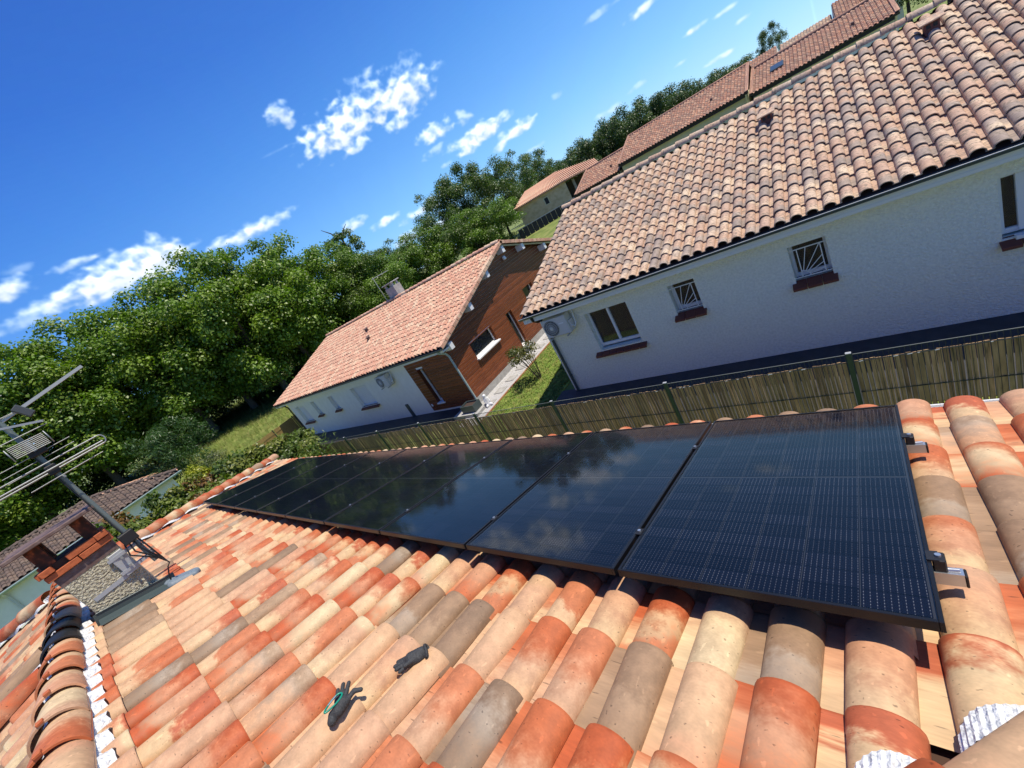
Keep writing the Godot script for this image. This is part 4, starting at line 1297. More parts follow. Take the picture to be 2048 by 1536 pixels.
	mb.tube(PackedVector3Array([Vector3(mx + 0.05, 4.34, mz - 0.04), Vector3(mx + 0.06, 4.27, mz - 0.05), Vector3(mx + 0.06, 4.25, mz - 0.02), Vector3(mx + 0.05, 4.18, mz + 0.02), Vector3(mx + 0.02, 4.06, mz + 0.06)]), PackedFloat32Array([0.006]), 7)
	part(t, "cable_tail", mb, M.rubber)
	mb = MB.new()
	for k in 5:
		mb.tube(PackedVector3Array([Vector3(mx + 0.024, 4.75 + 0.22 * k, mz + 0.02), Vector3(mx + 0.026, 4.86 + 0.22 * k, mz + 0.022), Vector3(mx + 0.024, 4.97 + 0.22 * k, mz + 0.02)]), PackedFloat32Array([0.006]), 6)
	part(t, "mast_cable", mb, M.rubber)

# ------------------------------------------------------------------ white neighbour
func build_white_house() -> void:
	var z := -8.4
	var t := thing("house", "white roughcast house behind the fence with weathered barrel tile roof and four windows", "house", Vector3(-1.2, 0, -12.9))
	var x0 := -7.2
	var x1 := 5.0
	var holes := [Rect2(-5.76, 1.15, 1.22, 1.15), Rect2(-3.46, 1.56, 0.60, 0.78), Rect2(-1.08, 1.56, 0.60, 0.78), Rect2(1.61, 1.38, 1.25, 0.99)]
	var mb := MB.new()
	wall_with_holes(mb, x0, x1, -0.3, 2.76, holes, z, 0.30)
	# gable sides and back
	var zr := -12.95
	var zb := -17.5
	for s in [[x0, -1.0], [x1, 1.0]]:
		var a := Vector3(s[0], -0.3, z)
		var b := Vector3(s[0], -0.3, zb)
		var p := Vector3(s[0], 4.58, zr)
		var ea := Vector3(s[0], 2.76, z)
		var eb := Vector3(s[0], 2.76, zb)
		if s[1] < 0: mb.quad(b, a, ea, eb); mb.tri(eb, ea, p)
		else: mb.quad(a, b, eb, ea); mb.tri(ea, eb, p)
	mb.quad(Vector3(x1, -0.3, zb), Vector3(x0, -0.3, zb), Vector3(x0, 2.76, zb), Vector3(x1, 2.76, zb))
	part(t, "wall", mb, M.stucco)
	# windows
	var w := house_window(t, -5.76, -4.54, 1.20, 2.30, z, 0.15, true)
	sill_tiles(w, -5.93, -4.42, 1.085, z + 0.03, M.sill)
	for k in 2:
		var a: float = [-3.46, -1.08][k]
		w = house_window(t, a, a + 0.60, 1.62, 2.34, z, 0.20, false)
		sill_tiles(w, a - 0.07, a + 0.66, 1.545, z + 0.03, M.sill)
		mb = MB.new()
		var gz := z - 0.045
		var bl := Vector3(a + 0.02, 1.66, gz)
		mb.bar(Vector3(a - 0.005, 2.24, gz), Vector3(a + 0.605, 2.24, gz), 0.016, 0.018)
		mb.bar(Vector3(a - 0.005, 1.66, gz), Vector3(a + 0.605, 1.66, gz), 0.016, 0.018)
		mb.bar(Vector3(a + 0.13, 1.66, gz), Vector3(a + 0.13, 2.24, gz), 0.016, 0.016)
		mb.bar(Vector3(a + 0.50, 1.66, gz), Vector3(a + 0.50, 2.24, gz), 0.016, 0.016)
		var c := Vector3(a + 0.13, 1.66, gz)
		for ang in [76.0, 58.0, 43.0, 28.0, 13.0]:
			var d := Vector3(cos(deg_to_rad(ang)), sin(deg_to_rad(ang)), 0)
			var l := minf(0.37 / maxf(d.x, 1e-3), 0.58 / maxf(d.y, 1e-3))
			mb.bar(c + d * 0.13, c + d * l, 0.012, 0.014, Vector3(0, 0, 1))
		var arc := PackedVector3Array()
		for q in 9: arc.append(c + Vector3(cos(PI * 0.5 * q / 8), sin(PI * 0.5 * q / 8), 0) * 0.13)
		mb.tube(arc, PackedFloat32Array([0.008]), 6)
		part(w, "grille", mb, M.white)
	w = house_window(t, 1.61, 2.86, 1.42, 2.37, z, 0.12, false)
	mb = MB.new()
	for xx in [1.80, 2.02]: mb.rbox(Vector3(xx, 1.44, z - 0.17), Vector3(xx + 0.12, 2.34, z - 0.09), 0.006)
	mb.rbox(Vector3(1.74, 1.345, z - 0.06), Vector3(2.1, 1.41, z + 0.05), 0.006)
	part(w, "shutter_panel", mb, M.white)
	sill_tiles(w, 1.57, 2.9, 1.33, z + 0.03, M.sill)
	# eaves
	mb = MB.new()
	mb.rbox(Vector3(-7.36, 2.70, -8.41), Vector3(5.1, 2.755, -7.94))
	mb.rbox(Vector3(-7.36, 2.755, -7.985), Vector3(5.1, 2.86, -7.945))
	part(t, "soffit", mb, M.white_matt)
	mb = MB.new()
	gutter(mb, Vector3(-7.40, 2.905, -7.885), Vector3(5.1, 2.905, -7.885), 0.062)
	var gu := part(t, "gutter", mb, M.gutter)
	mb = MB.new()
	mb.rod(Vector3(-7.40, 2.912, -7.822), Vector3(5.1, 2.912, -7.822), 0.008, 8)
	part(gu, "highlight_bead", mb, M.gutter_light)  # pale rod: the bright highlight on the gutter edge, put in as colour
	mb = MB.new()
	mb.tube(PackedVector3Array([Vector3(-7.02, 2.86, -7.90), Vector3(-7.02, 2.74, -7.93), Vector3(-7.02, 2.62, -8.10), Vector3(-7.03, 2.58, -8.30), Vector3(-7.04, 2.44, -8.345)]), PackedFloat32Array([0.042]), 10)
	var dp := part(t, "downpipe", mb, M.black)
	mb = MB.new()
	mb.rod(Vector3(-7.04, 2.46, -8.345), Vector3(-7.06, 0.05, -8.345), 0.042, 12)
	part(dp, "pipe", mb, M.gutter)
	mb = MB.new()
	for y in [0.6, 1.7]: mb.rod(Vector3(-7.05, y, -8.345), Vector3(-7.05, y + 0.03, -8.345), 0.048, 12)
	part(dp, "pipe_clip", mb, M.gutter)
	# roof
	var p := 0.3367
	var eave := Vector3(0, 2.93, -7.93)
	var back := Vector3(0, 2.93, -17.97)
	var ln := 5.02 / cos(p)
	mb = deck(-7.36, 5.1, eave, p, 1.0, ln)
	mb.append(deck(-7.36, 5.1, back, p, -1.0, ln), Transform3D())
	var rf := part(t, "roof", mb, M.deck)
	var spots := slope_spots(-7.385, 5.1, eave, p, 1.0, 15, 0.24, 0.340)
	lay_tiles(rf, spots, tile_set(0.092, 0.088, 0.074, 0.41, 10, true, 32, 8, 4, 0.034), M.clay_old, 300)
	var rb := MB.new()
	var sh := tile_shape(0.09, 0.07, 0.066, 0.40, 5, cell_uv(3, 8, 4), 0.015, false)
	for x in slope_spots(-7.385, 5.1, back, p, -1.0, 15, 0.24, 0.340): rb.append(sh, x)
	part(rf, "back_tiling", rb, M.clay_old, "stuff")
	ridge_row(rf, "ridge_tile", Vector3(-7.42, 4.72, -12.95), Vector3(5.1, 4.72, -12.95), 0.125, 0.125, 0.40, M.clay_old)
	# tile vents
	for q in [[-1.16, 4.25, -11.8], [1.60, 4.35, -12.05]]:
		mb = MB.new()
		var o := Vector3(q[0], q[1], q[2])
		mb.box(o + Vector3(0, 0.08, 0), Vector3(0.22, 0.32, 0.2), Basis.IDENTITY, 0.01)
		var v := part(rf, "roof_vent", mb, M.sill)
		mb = MB.new()
		for s in [-0.04, 0.04]: mb.box(o + Vector3(s * 1.2, 0.16, 0.101), Vector3(0.06, 0.07, 0.006))
		part(v, "vent_hole", mb, M.black)
		mb = MB.new()
		mb.box(o + Vector3(0, 0.265, 0.03), Vector3(0.36, 0.028, 0.34), Basis(Vector3.RIGHT, 0.2), 0.008)
		part(v, "vent_cap", mb, M.clay_old)
	air_conditioner(Vector3(-6.52, 2.04, z), "grey air conditioner under the gutter corner of the white house")

# ------------------------------------------------------------------ house with timber gable
func clad_boards(house: Node3D, lo: float, hi: float, y0: float, y1: float, holes: Array, at: float, on_gable: bool, top: Callable) -> void:
	var bh := 0.132
	var n := int((y1 - y0) / bh)
	for i in n:
		var ya := y0 + i * bh
		var yb := ya + bh - 0.010
		var a := lo
		var b := hi
		var lim: Vector2 = top.call(ya + bh * 0.2)
		a = maxf(a, lim.x); b = minf(b, lim.y)
		if b - a < 0.1: continue
		var segs := [[a, b]]
		for h in holes:
			if h.position.y > yb - 0.03 or h.end.y < ya + 0.03: continue
			var nx := []
			for s in segs:
				if h.position.x > s[0]: nx.append([s[0], minf(s[1], h.position.x)])
				if h.end.x < s[1]: nx.append([maxf(s[0], h.end.x), s[1]])
			segs = nx
		for s in segs:
			if s[1] - s[0] < 0.04: continue
			var mb := MB.new()
			if on_gable: mb.box(Vector3(at + 0.012, (ya + yb) * 0.5, -(s[0] + s[1]) * 0.5), Vector3(0.024, yb - ya, s[1] - s[0]), Basis(Vector3(0, 0, 1), 0.0), 0.004)
			else: mb.box(Vector3((s[0] + s[1]) * 0.5, (ya + yb) * 0.5, at + 0.012), Vector3(s[1] - s[0], yb - ya, 0.024), Basis.IDENTITY, 0.004)
			part(house, "cladding_board", mb, M.wood_clad[rng.randi() % 4])

func build_brown_house() -> void:
	var z := -8.63
	var xg := -11.88
	var xe := -28.3
	var zr := -14.15
	var zb := -19.7
	var p := 0.312
	var eave := Vector3(0, 2.80, -8.20)
	var back := Vector3(0, 2.80, -20.1)
	var t := thing("house", "low house with pale pink tile roof, white front and reddish brown timber gable", "house", Vector3(-20.0, 0, -14.0))
	var mb := MB.new()
	var holes := [Rect2(-20.0, 1.08, 1.58, 1.15), Rect2(-22.74, 1.33, 0.62, 0.85), Rect2(-25.12, 1.29, 0.62, 0.9), Rect2(-27.55, 1.0, 1.3, 1.16), Rect2(-14.12, 0.46, 0.46, 1.68)]
	wall_with_holes(mb, xe, xg - 0.01, -0.5, 2.75, holes, z, 0.22)
	var gh := [Rect2(9.80, 1.44, 1.58, 0.66), Rect2(12.56, 0.38, 0.48, 1.66), Rect2(14.45, 1.85, 0.9, 0.55)]
	wall_with_holes(mb, -z, -zb, -0.5, 2.75, gh, xg, 0.20, false)
	mb.tri(Vector3(xg, 2.75, z), Vector3(xg, 2.75, zb), Vector3(xg, 4.62, zr))
	mb.quad(Vector3(xe, -0.5, zb), Vector3(xe, -0.5, z), Vector3(xe, 2.75, z), Vector3(xe, 2.75, zb))
	mb.tri(Vector3(xe, 2.75, zb), Vector3(xe, 2.75, z), Vector3(xe, 4.62, zr))
	mb.quad(Vector3(xg, -0.5, zb), Vector3(xe, -0.5, zb), Vector3(xe, 2.75, zb), Vector3(xg, 2.75, zb))
	part(t, "wall", mb, M.stucco2)
	# cladding
	var slope := tan(p)
	clad_boards(t, -z, -zb, 0.30, 4.75, gh, xg, true, func(y): return Vector2(-z + maxf(0.0, (y - 2.85) / slope), -zb - maxf(0.0, (y - 2.85) / slope)))
	clad_boards(t, -14.72, xg + 0.02, 0.12, 2.72, [holes[4]], z, false, func(_y): return Vector2(-100, 100))
	mb = MB.new()
	mb.rbox(Vector3(xg - 0.02, -0.3, zb), Vector3(xg + 0.035, 0.29, z + 0.03))
	part(t, "plinth", mb, M.concrete)
	# closed shutters on the white part
	for k in 4:
		var h: Rect2 = holes[k]
		mb = MB.new()
		var n := int(h.size.y / 0.05)
		for i in n: mb.box(Vector3(h.position.x + h.size.x * 0.5, h.position.y + (i + 0.5) * h.size.y / n, z - 0.19), Vector3(h.size.x, h.size.y / n - 0.004, 0.014), Basis.IDENTITY, 0.003)
		var s := part(t, "roller_shutter", mb, M.white)
		sill_tiles(s, h.position.x - 0.10, h.end.x + 0.12, h.position.y - 0.04, z + 0.02, M.sill)
	# tall front window
	var h4: Rect2 = holes[4]
	var w := house_window(t, h4.position.x, h4.end.x, h4.position.y + 0.02, h4.end.y, z, 0.17, false)
	mb = MB.new()
	mb.rbox(Vector3(h4.position.x - 0.03, h4.position.y - 0.05, z - 0.12), Vector3(h4.end.x + 0.03, h4.position.y + 0.015, z + 0.07), 0.006)
	part(w, "sill", mb, M.white)
	mb = MB.new()
	for e in [h4.position.x + 0.008, h4.end.x - 0.008]: mb.rbox(Vector3(e - 0.008, h4.position.y + 0.02, z - 0.139), Vector3(e + 0.008, h4.end.y, z + 0.03))
	mb.rbox(Vector3(h4.position.x + 0.017, h4.end.y - 0.016, z - 0.139), Vector3(h4.end.x - 0.017, h4.end.y, z + 0.029))
	part(w, "lining", mb, M.wood_clad[1])
	# gable openings
	for k in 3:
		var h: Rect2 = gh[k]
		mb = MB.new()
		var xf := xg - 0.12
		for e in [[h.position.x, h.position.x + 0.05], [h.end.x - 0.05, h.end.x]]:
			mb.rbox(Vector3(xf - 0.05, h.position.y, -e[1]), Vector3(xf, h.end.y, -e[0]), 0.005)
		mb.rbox(Vector3(xf - 0.048, h.end.y - 0.05, -h.end.x + 0.05), Vector3(xf - 0.002, h.end.y, -h.position.x - 0.05), 0.005)
		mb.rbox(Vector3(xf - 0.048, h.position.y, -h.end.x + 0.05), Vector3(xf - 0.002, h.position.y + 0.05, -h.position.x - 0.05), 0.005)
		var f := part(t, "window", mb, M.white)
		mb = MB.new()
		mb.quad(Vector3(xf - 0.03, h.position.y, -h.position.x), Vector3(xf - 0.03, h.position.y, -h.end.x), Vector3(xf - 0.03, h.end.y, -h.end.x), Vector3(xf - 0.03, h.end.y, -h.position.x))
		part(f, "pane", mb, M.pane)
		mb = MB.new()
		mb.rbox(Vector3(xg - 1.2, h.position.y - 0.1, -h.end.x - 0.1), Vector3(xg - 1.1, h.end.y + 0.1, -h.position.x + 0.1))
		part(f, "dark_interior", mb, M.dark_room)
		# timber lining of the opening and white sill
		mb = MB.new()
		for e in [h.position.x, h.end.x]: mb.rbox(Vector3(xg - 0.11, h.position.y, -e - 0.012), Vector3(xg + 0.032, h.end.y, -e + 0.012))
		mb.rbox(Vector3(xg - 0.11, h.end.y - 0.012, -h.end.x + 0.013), Vector3(xg + 0.031, h.end.y + 0.012, -h.position.x - 0.013))
		part(f, "lining", mb, M.wood_clad[0])
		if k == 2: continue
		mb = MB.new()
		mb.box(Vector3(xg + 0.02, h.position.y - 0.035, -(h.position.x + h.end.x) * 0.5), Vector3(0.26, 0.06, h.size.x + 0.08), Basis(Vector3(0, 0, 1), -0.10), 0.008)
		if k == 1: mb.box(Vector3(xg + 0.08, h.position.y - 0.10, -(h.position.x + h.end.x) * 0.5), Vector3(0.18, 0.16, 0.30), Basis.IDENTITY, 0.01)
		part(f, "sill", mb, M.white)
	# eaves, gutter, pipes
	mb = MB.new()
	mb.rbox(Vector3(xe - 0.8, 2.60, z - 0.01), Vector3(xg + 0.36, 2.655, -8.24))
	mb.rbox(Vector3(xe - 0.8, 2.655, -8.27), Vector3(xg + 0.36, 2.75, -8.235))
	part(t, "soffit", mb, M.white_matt)
	mb = MB.new()
	gutter(mb, Vector3(xe - 0.85, 2.775, -8.16), Vector3(xg + 0.44, 2.775, -8.16), 0.07)
	part(t, "gutter", mb, M.gutter)
	mb = MB.new()
	mb.tube(PackedVector3Array([Vector3(xg + 0.14, 2.74, -8.17), Vector3(xg + 0.14, 2.62, -8.20), Vector3(xg + 0.08, 2.46, -8.50), Vector3(xg + 0.085, 2.30, -8.58), Vector3(xg + 0.085, 0.05, -8.58)]), PackedFloat32Array([0.042]), 10)
	part(t, "downpipe", mb, M.gutter_pale)
	mb = MB.new()
	mb.tube(PackedVector3Array([Vector3(xe - 0.3, 2.72, -8.17), Vector3(xe - 0.12, 2.5, -8.5), Vector3(xe - 0.05, 2.3, -8.58), Vector3(xe - 0.05, -0.3, -8.58)]), PackedFloat32Array([0.042]), 10)
	part(t, "downpipe", mb, M.black)
	mb = MB.new()
	mb.rbox(Vector3(-16.42, -0.05, z + 0.002), Vector3(-16.20, 0.72, z + 0.05), 0.01)
	part(t, "pipe_duct", mb, M.gutter)
	mb = MB.new()
	mb.rbox(Vector3(-14.60, 0.36, z + 0.03), Vector3(-14.50, 0.48, z + 0.06), 0.01)
	part(t, "wall_socket", mb, M.white)
	# roof
	var ln := 5.95 / cos(p)
	mb = deck(xe - 0.75, xg + 0.36, eave, p, 1.0, ln)
	mb.append(deck(xe - 0.75, xg + 0.36, back, p, -1.0, ln), Transform3D())
	var rf := part(t, "roof", mb, M.deck)
	lay_tiles(rf, slope_spots(xe - 0.8, xg + 0.30, eave, p, 1.0, 18, 0.235, 0.336, 1.6), tile_set(0.088, 0.074, 0.074, 0.39, 8, true, 32, 8, 4, 0.026), M.clay_pink, 300)
	var rb := MB.new()
	var sh := tile_shape(0.088, 0.062, 0.064, 0.39, 4, cell_uv(3, 8, 4), 0.015, false)
	for x in slope_spots(xe - 0.8, xg + 0.30, back, p, -1.0, 18, 0.235, 0.336): rb.append(sh, x)
	part(rf, "back_tiling", rb, M.clay_pink, "stuff")
	ridge_row(rf, "ridge_tile", Vector3(xe - 0.82, 4.76, zr), Vector3(xg + 0.44, 4.76, zr), 0.13, 0.12, 0.40, M.clay_pink)
	# verge tiles along both rakes of the gable
	for s in [1.0, -1.0]:
		var b := slope_basis(p, s)
		var e := eave if s > 0 else back
		for j in 18:
			mb = MB.new()
			var o := Vector3(xg + 0.36, e.y, e.z) + b.z * (j * 0.35)
			var tilt := b * Basis(Vector3.RIGHT, 0.03)
			var cell := cell_uv(j * 3 + (0 if s > 0 else 5), 8, 4)
			mb.box(o + b.z * 0.19 + b.y * 0.062, Vector3(0.23, 0.018, 0.38), tilt, 0.005)
			mb.box(o + b.z * 0.19 + b.y * -0.005 + Vector3(0.107, 0, 0), Vector3(0.017, 0.13, 0.38), tilt, 0.004)
			for k in mb.uv.size(): mb.uv[k] = cell.position + cell.size * mb.uv[k]
			part(rf, "verge_tile", mb, M.clay_pink)
	mb = MB.new()
	for s in [1.0, -1.0]:
		var b := slope_basis(p, s)
		var e := eave if s > 0 else back
		mb.box(Vector3(xg + 0.33, e.y, e.z) + b.z * (ln * 0.5) - b.y * 0.10, Vector3(0.024, 0.10, ln), b)
	part(rf, "bargeboard", mb, M.cream)
	for q in [[-8.72, 2.68], [-10.61, 3.36], [-12.42, 4.0], [-14.15, 4.47], [-15.6, 4.08], [-17.3, 3.47]]:
		mb = MB.new()
		mb.rbox(Vector3(xg + 0.02, q[1] - 0.20, q[0] - 0.10), Vector3(xg + 0.40, q[1] + 0.08, q[0] + 0.10), 0.006)
		part(t, "purlin_end", mb, M.white)
	mb = MB.new()
	mb.box(Vector3(xg + 0.10, 4.03, -14.30), Vector3(0.10, 0.16, 0.18), Basis(Vector3(0, 0, 1), 0.3), 0.02)
	mb.rod(Vector3(xg, 4.05, -14.30), Vector3(xg + 0.10, 4.05, -14.30), 0.02, 8)
	part(t, "floodlight", mb, M.white)
	for q in [[-20.75, -11.9], [-19.45, -10.9]]:
		mb = MB.new()
		var y: float = eave.y + (-8.20 - q[1]) * slope + 0.10
		for k in 3: mb.box(Vector3(q[0] - 0.08 + k * 0.08, y + 0.04, q[1]), Vector3(0.035, 0.16, 0.12), Basis.IDENTITY, 0.006)
		mb.box(Vector3(q[0], y + 0.13, q[1]), Vector3(0.26, 0.03, 0.2), Basis(Vector3.RIGHT, 0.3), 0.006)
		part(rf, "roof_vent", mb, M.cap_stone)
	# chimney and aerial on the ridge
	mb = MB.new()
	mb.rbox(Vector3(-20.40, 4.4, -14.75), Vector3(-19.55, 5.42, -14.2), 0.01)
	var ch := part(t, "chimney", mb, M.concrete)
	mb = MB.new()
	for k in 4: mb.box(Vector3(-20.3 if k & 1 else -19.65, 5.52, -14.65 if k & 2 else -14.3), Vector3(0.1, 0.2, 0.1))
	mb.rbox(Vector3(-20.46, 5.62, -14.81), Vector3(-19.49, 5.67, -14.14), 0.01)
	part(ch, "chimney_cap", mb, M.steel_matt)
	var ae := thing("tv_antenna", "thin aerial on the ridge of the timber gabled house", "antenna", Vector3(-20.62, 4.9, -14.1))
	mb = MB.new()
	mb.rod(Vector3(-20.62, 4.85, -14.1), Vector3(-20.62, 6.35, -14.1), 0.02, 8)
	part(ae, "mast", mb, M.steel_matt)
	mb = MB.new()
	mb.rod(Vector3(-20.75, 6.30, -14.1), Vector3(-19.1, 6.24, -14.1), 0.016, 6)
	for k in 9: mb.rod(Vector3(-20.6 + k * 0.18, 6.29 - k * 0.007, -14.25), Vector3(-20.6 + k * 0.18, 6.29 - k * 0.007, -13.95), 0.006, 5)
	part(ae, "boom", mb, M.steel_matt)
	air_conditioner(Vector3(-16.35, 1.92, z), "pale air conditioner on the white front of the house with the timber gable")

# ------------------------------------------------------------------ fence
func fence_top(x: float) -> float:
	return 1.735 + minf(0.0, (x + 10.0) * 0.022)

func build_fence() -> void:
	var z := -5.11
	var t := thing("fence", "long green mesh fence filled with weathered wooden slats, between the two gardens", "fence", Vector3(-9, 0, z))
	var xs := []
	for k in range(-1, 10): xs.append(-0.37 - 2.52 * k)
	for x in xs:
		var h := fence_top(x)
		var mb := MB.new()
		mb.rbox(Vector3(x - 0.03, -0.3, z - 0.02), Vector3(x + 0.03, h + 0.015, z + 0.02), 0.004)
		var p := part(t, "post", mb, M.post)
		mb = MB.new()
		mb.box(Vector3(x, h + 0.023, z), Vector3(0.066, 0.014, 0.046), Basis.IDENTITY, 0.004)
		part(p, "post_cap", mb, M.steel_matt)
	var spots := []
	for k in xs.size():
		var xa: float = xs[k] + 0.04
		var xb: float = (xs[k - 1] if k > 0 else xs[k] + 2.52) - 0.04
		# welded wire panel
		var mb := MB.new()
		var n := int((xb - xa) / 0.05)
		for i in n + 1:
			var x := xa + (xb - xa) * i / n
			mb.bar(Vector3(x, 0.03, z + 0.012), Vector3(x, fence_top(x), z + 0.012), 0.005, 0.005)
		for f in [0.0, 0.10, 0.62, 1.14, 1.66]:
			for d in [0.010, -0.002]:
				mb.bar(Vector3(xa, fence_top(xa) - f - 0.003, z + d + (0.03 if f == 0.10 else 0.0)), Vector3(xb, fence_top(xb) - f - 0.003, z + d + (0.03 if f == 0.10 else 0.0)), 0.006, 0.006)
		var pn := part(t, "wire_panel", mb, M.wire)
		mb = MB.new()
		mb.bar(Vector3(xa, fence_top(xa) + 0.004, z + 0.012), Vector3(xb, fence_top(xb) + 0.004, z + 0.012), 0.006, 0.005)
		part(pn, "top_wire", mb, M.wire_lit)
		mb = MB.new()
		for i in 9: # bits of bright binding wire along the second line
			var x := lerpf(xa, xb, rng.randf())
			mb.bar(Vector3(x, fence_top(x) - 0.105, z + 0.045), Vector3(x + rng.randf_range(0.02, 0.06), fence_top(x) - 0.10, z + 0.045), 0.006, 0.008)
		part(pn, "binding_wire", mb, M.gutter_light, "stuff")
		var m := int((xb - xa) / 0.0545)
		for i in m:
			var x := xa + (xb - xa) * (i + 0.5) / m
			spots.append(Vector3(x, fence_top(x), 0))
	spots.sort_custom(func(a, b): return absf(a.x - 0.2) < absf(b.x - 0.2))
	var rest := MB.new()
	for i in spots.size():
		var s: Vector3 = spots[i]
		var mb := MB.new()
		var h := s.y - 0.115 + rng.randfn() * 0.006 - 0.02
		mb.box(Vector3(s.x + rng.randfn() * 0.002, 0.02 + h * 0.5, z - 0.012 + rng.randfn() * 0.004), Vector3(0.0465 + rng.randfn() * 0.003, h, 0.009), Basis(Vector3(0, 0, 1), rng.randfn() * 0.0035) * Basis(Vector3.UP, rng.randfn() * 0.09), 0.002)
		if i < 300: part(t, "slat", mb, M.slat[rng.randi() % 6])
		else: rest.append(mb, Transform3D())
	part(t, "slat_infill", rest, M.slat[1], "stuff")
	for i in 4: # crosswise ties behind the slats
		pass

# ------------------------------------------------------------------ ground and gardens
func sheet(called: String, x0: float, x1: float, z0: float, z1: float, y: float, m: Material) -> Node3D:
	var mb := MB.new()
	mb.rbox(Vector3(x0, y - 0.12, z0), Vector3(x1, y, z1))
	return structure(called, mb, m)

func tufts(called: String, spots: Array, h: float, m: Material, tones: Array) -> void:
	var b := MB.new()
	for k in 9:
		var a := TAU * k / 9.0 + rng.randf()
		var o := Vector3(cos(a), 0, sin(a)) * rng.randf_range(0.01, 0.06)
		var s := Vector3(-sin(a), 0, cos(a)) * 0.006
		var tip := o + Vector3(cos(a) * 0.35, rng.randf_range(0.7, 1.1), sin(a) * 0.35) * h
		var nn := (Vector3.UP + Vector3(cos(a), 0, sin(a)) * 0.4).normalized()
		var i := b.vert(o - s, nn)
		b.vert(o + s, nn); b.vert(tip, nn)
		b.face(i, i + 1, i + 2)
	var mm := MultiMesh.new()
	mm.transform_format = MultiMesh.TRANSFORM_3D
	mm.use_colors = true
	mm.mesh = b.mesh(m)
	mm.instance_count = spots.size()
	for i in spots.size():
		mm.set_instance_transform(i, Transform3D(Basis(Vector3.UP, rng.randf() * TAU).scaled(Vector3.ONE * rng.randf_range(0.6, 1.4)), spots[i]))
		mm.set_instance_color(i, tones[rng.randi() % tones.size()] * rng.randf_range(0.8, 1.2))
	var o := MultiMeshInstance3D.new()
	o.name = called
	o.multimesh = mm
	add_child(o, true)
	o.set_meta("kind", "stuff")

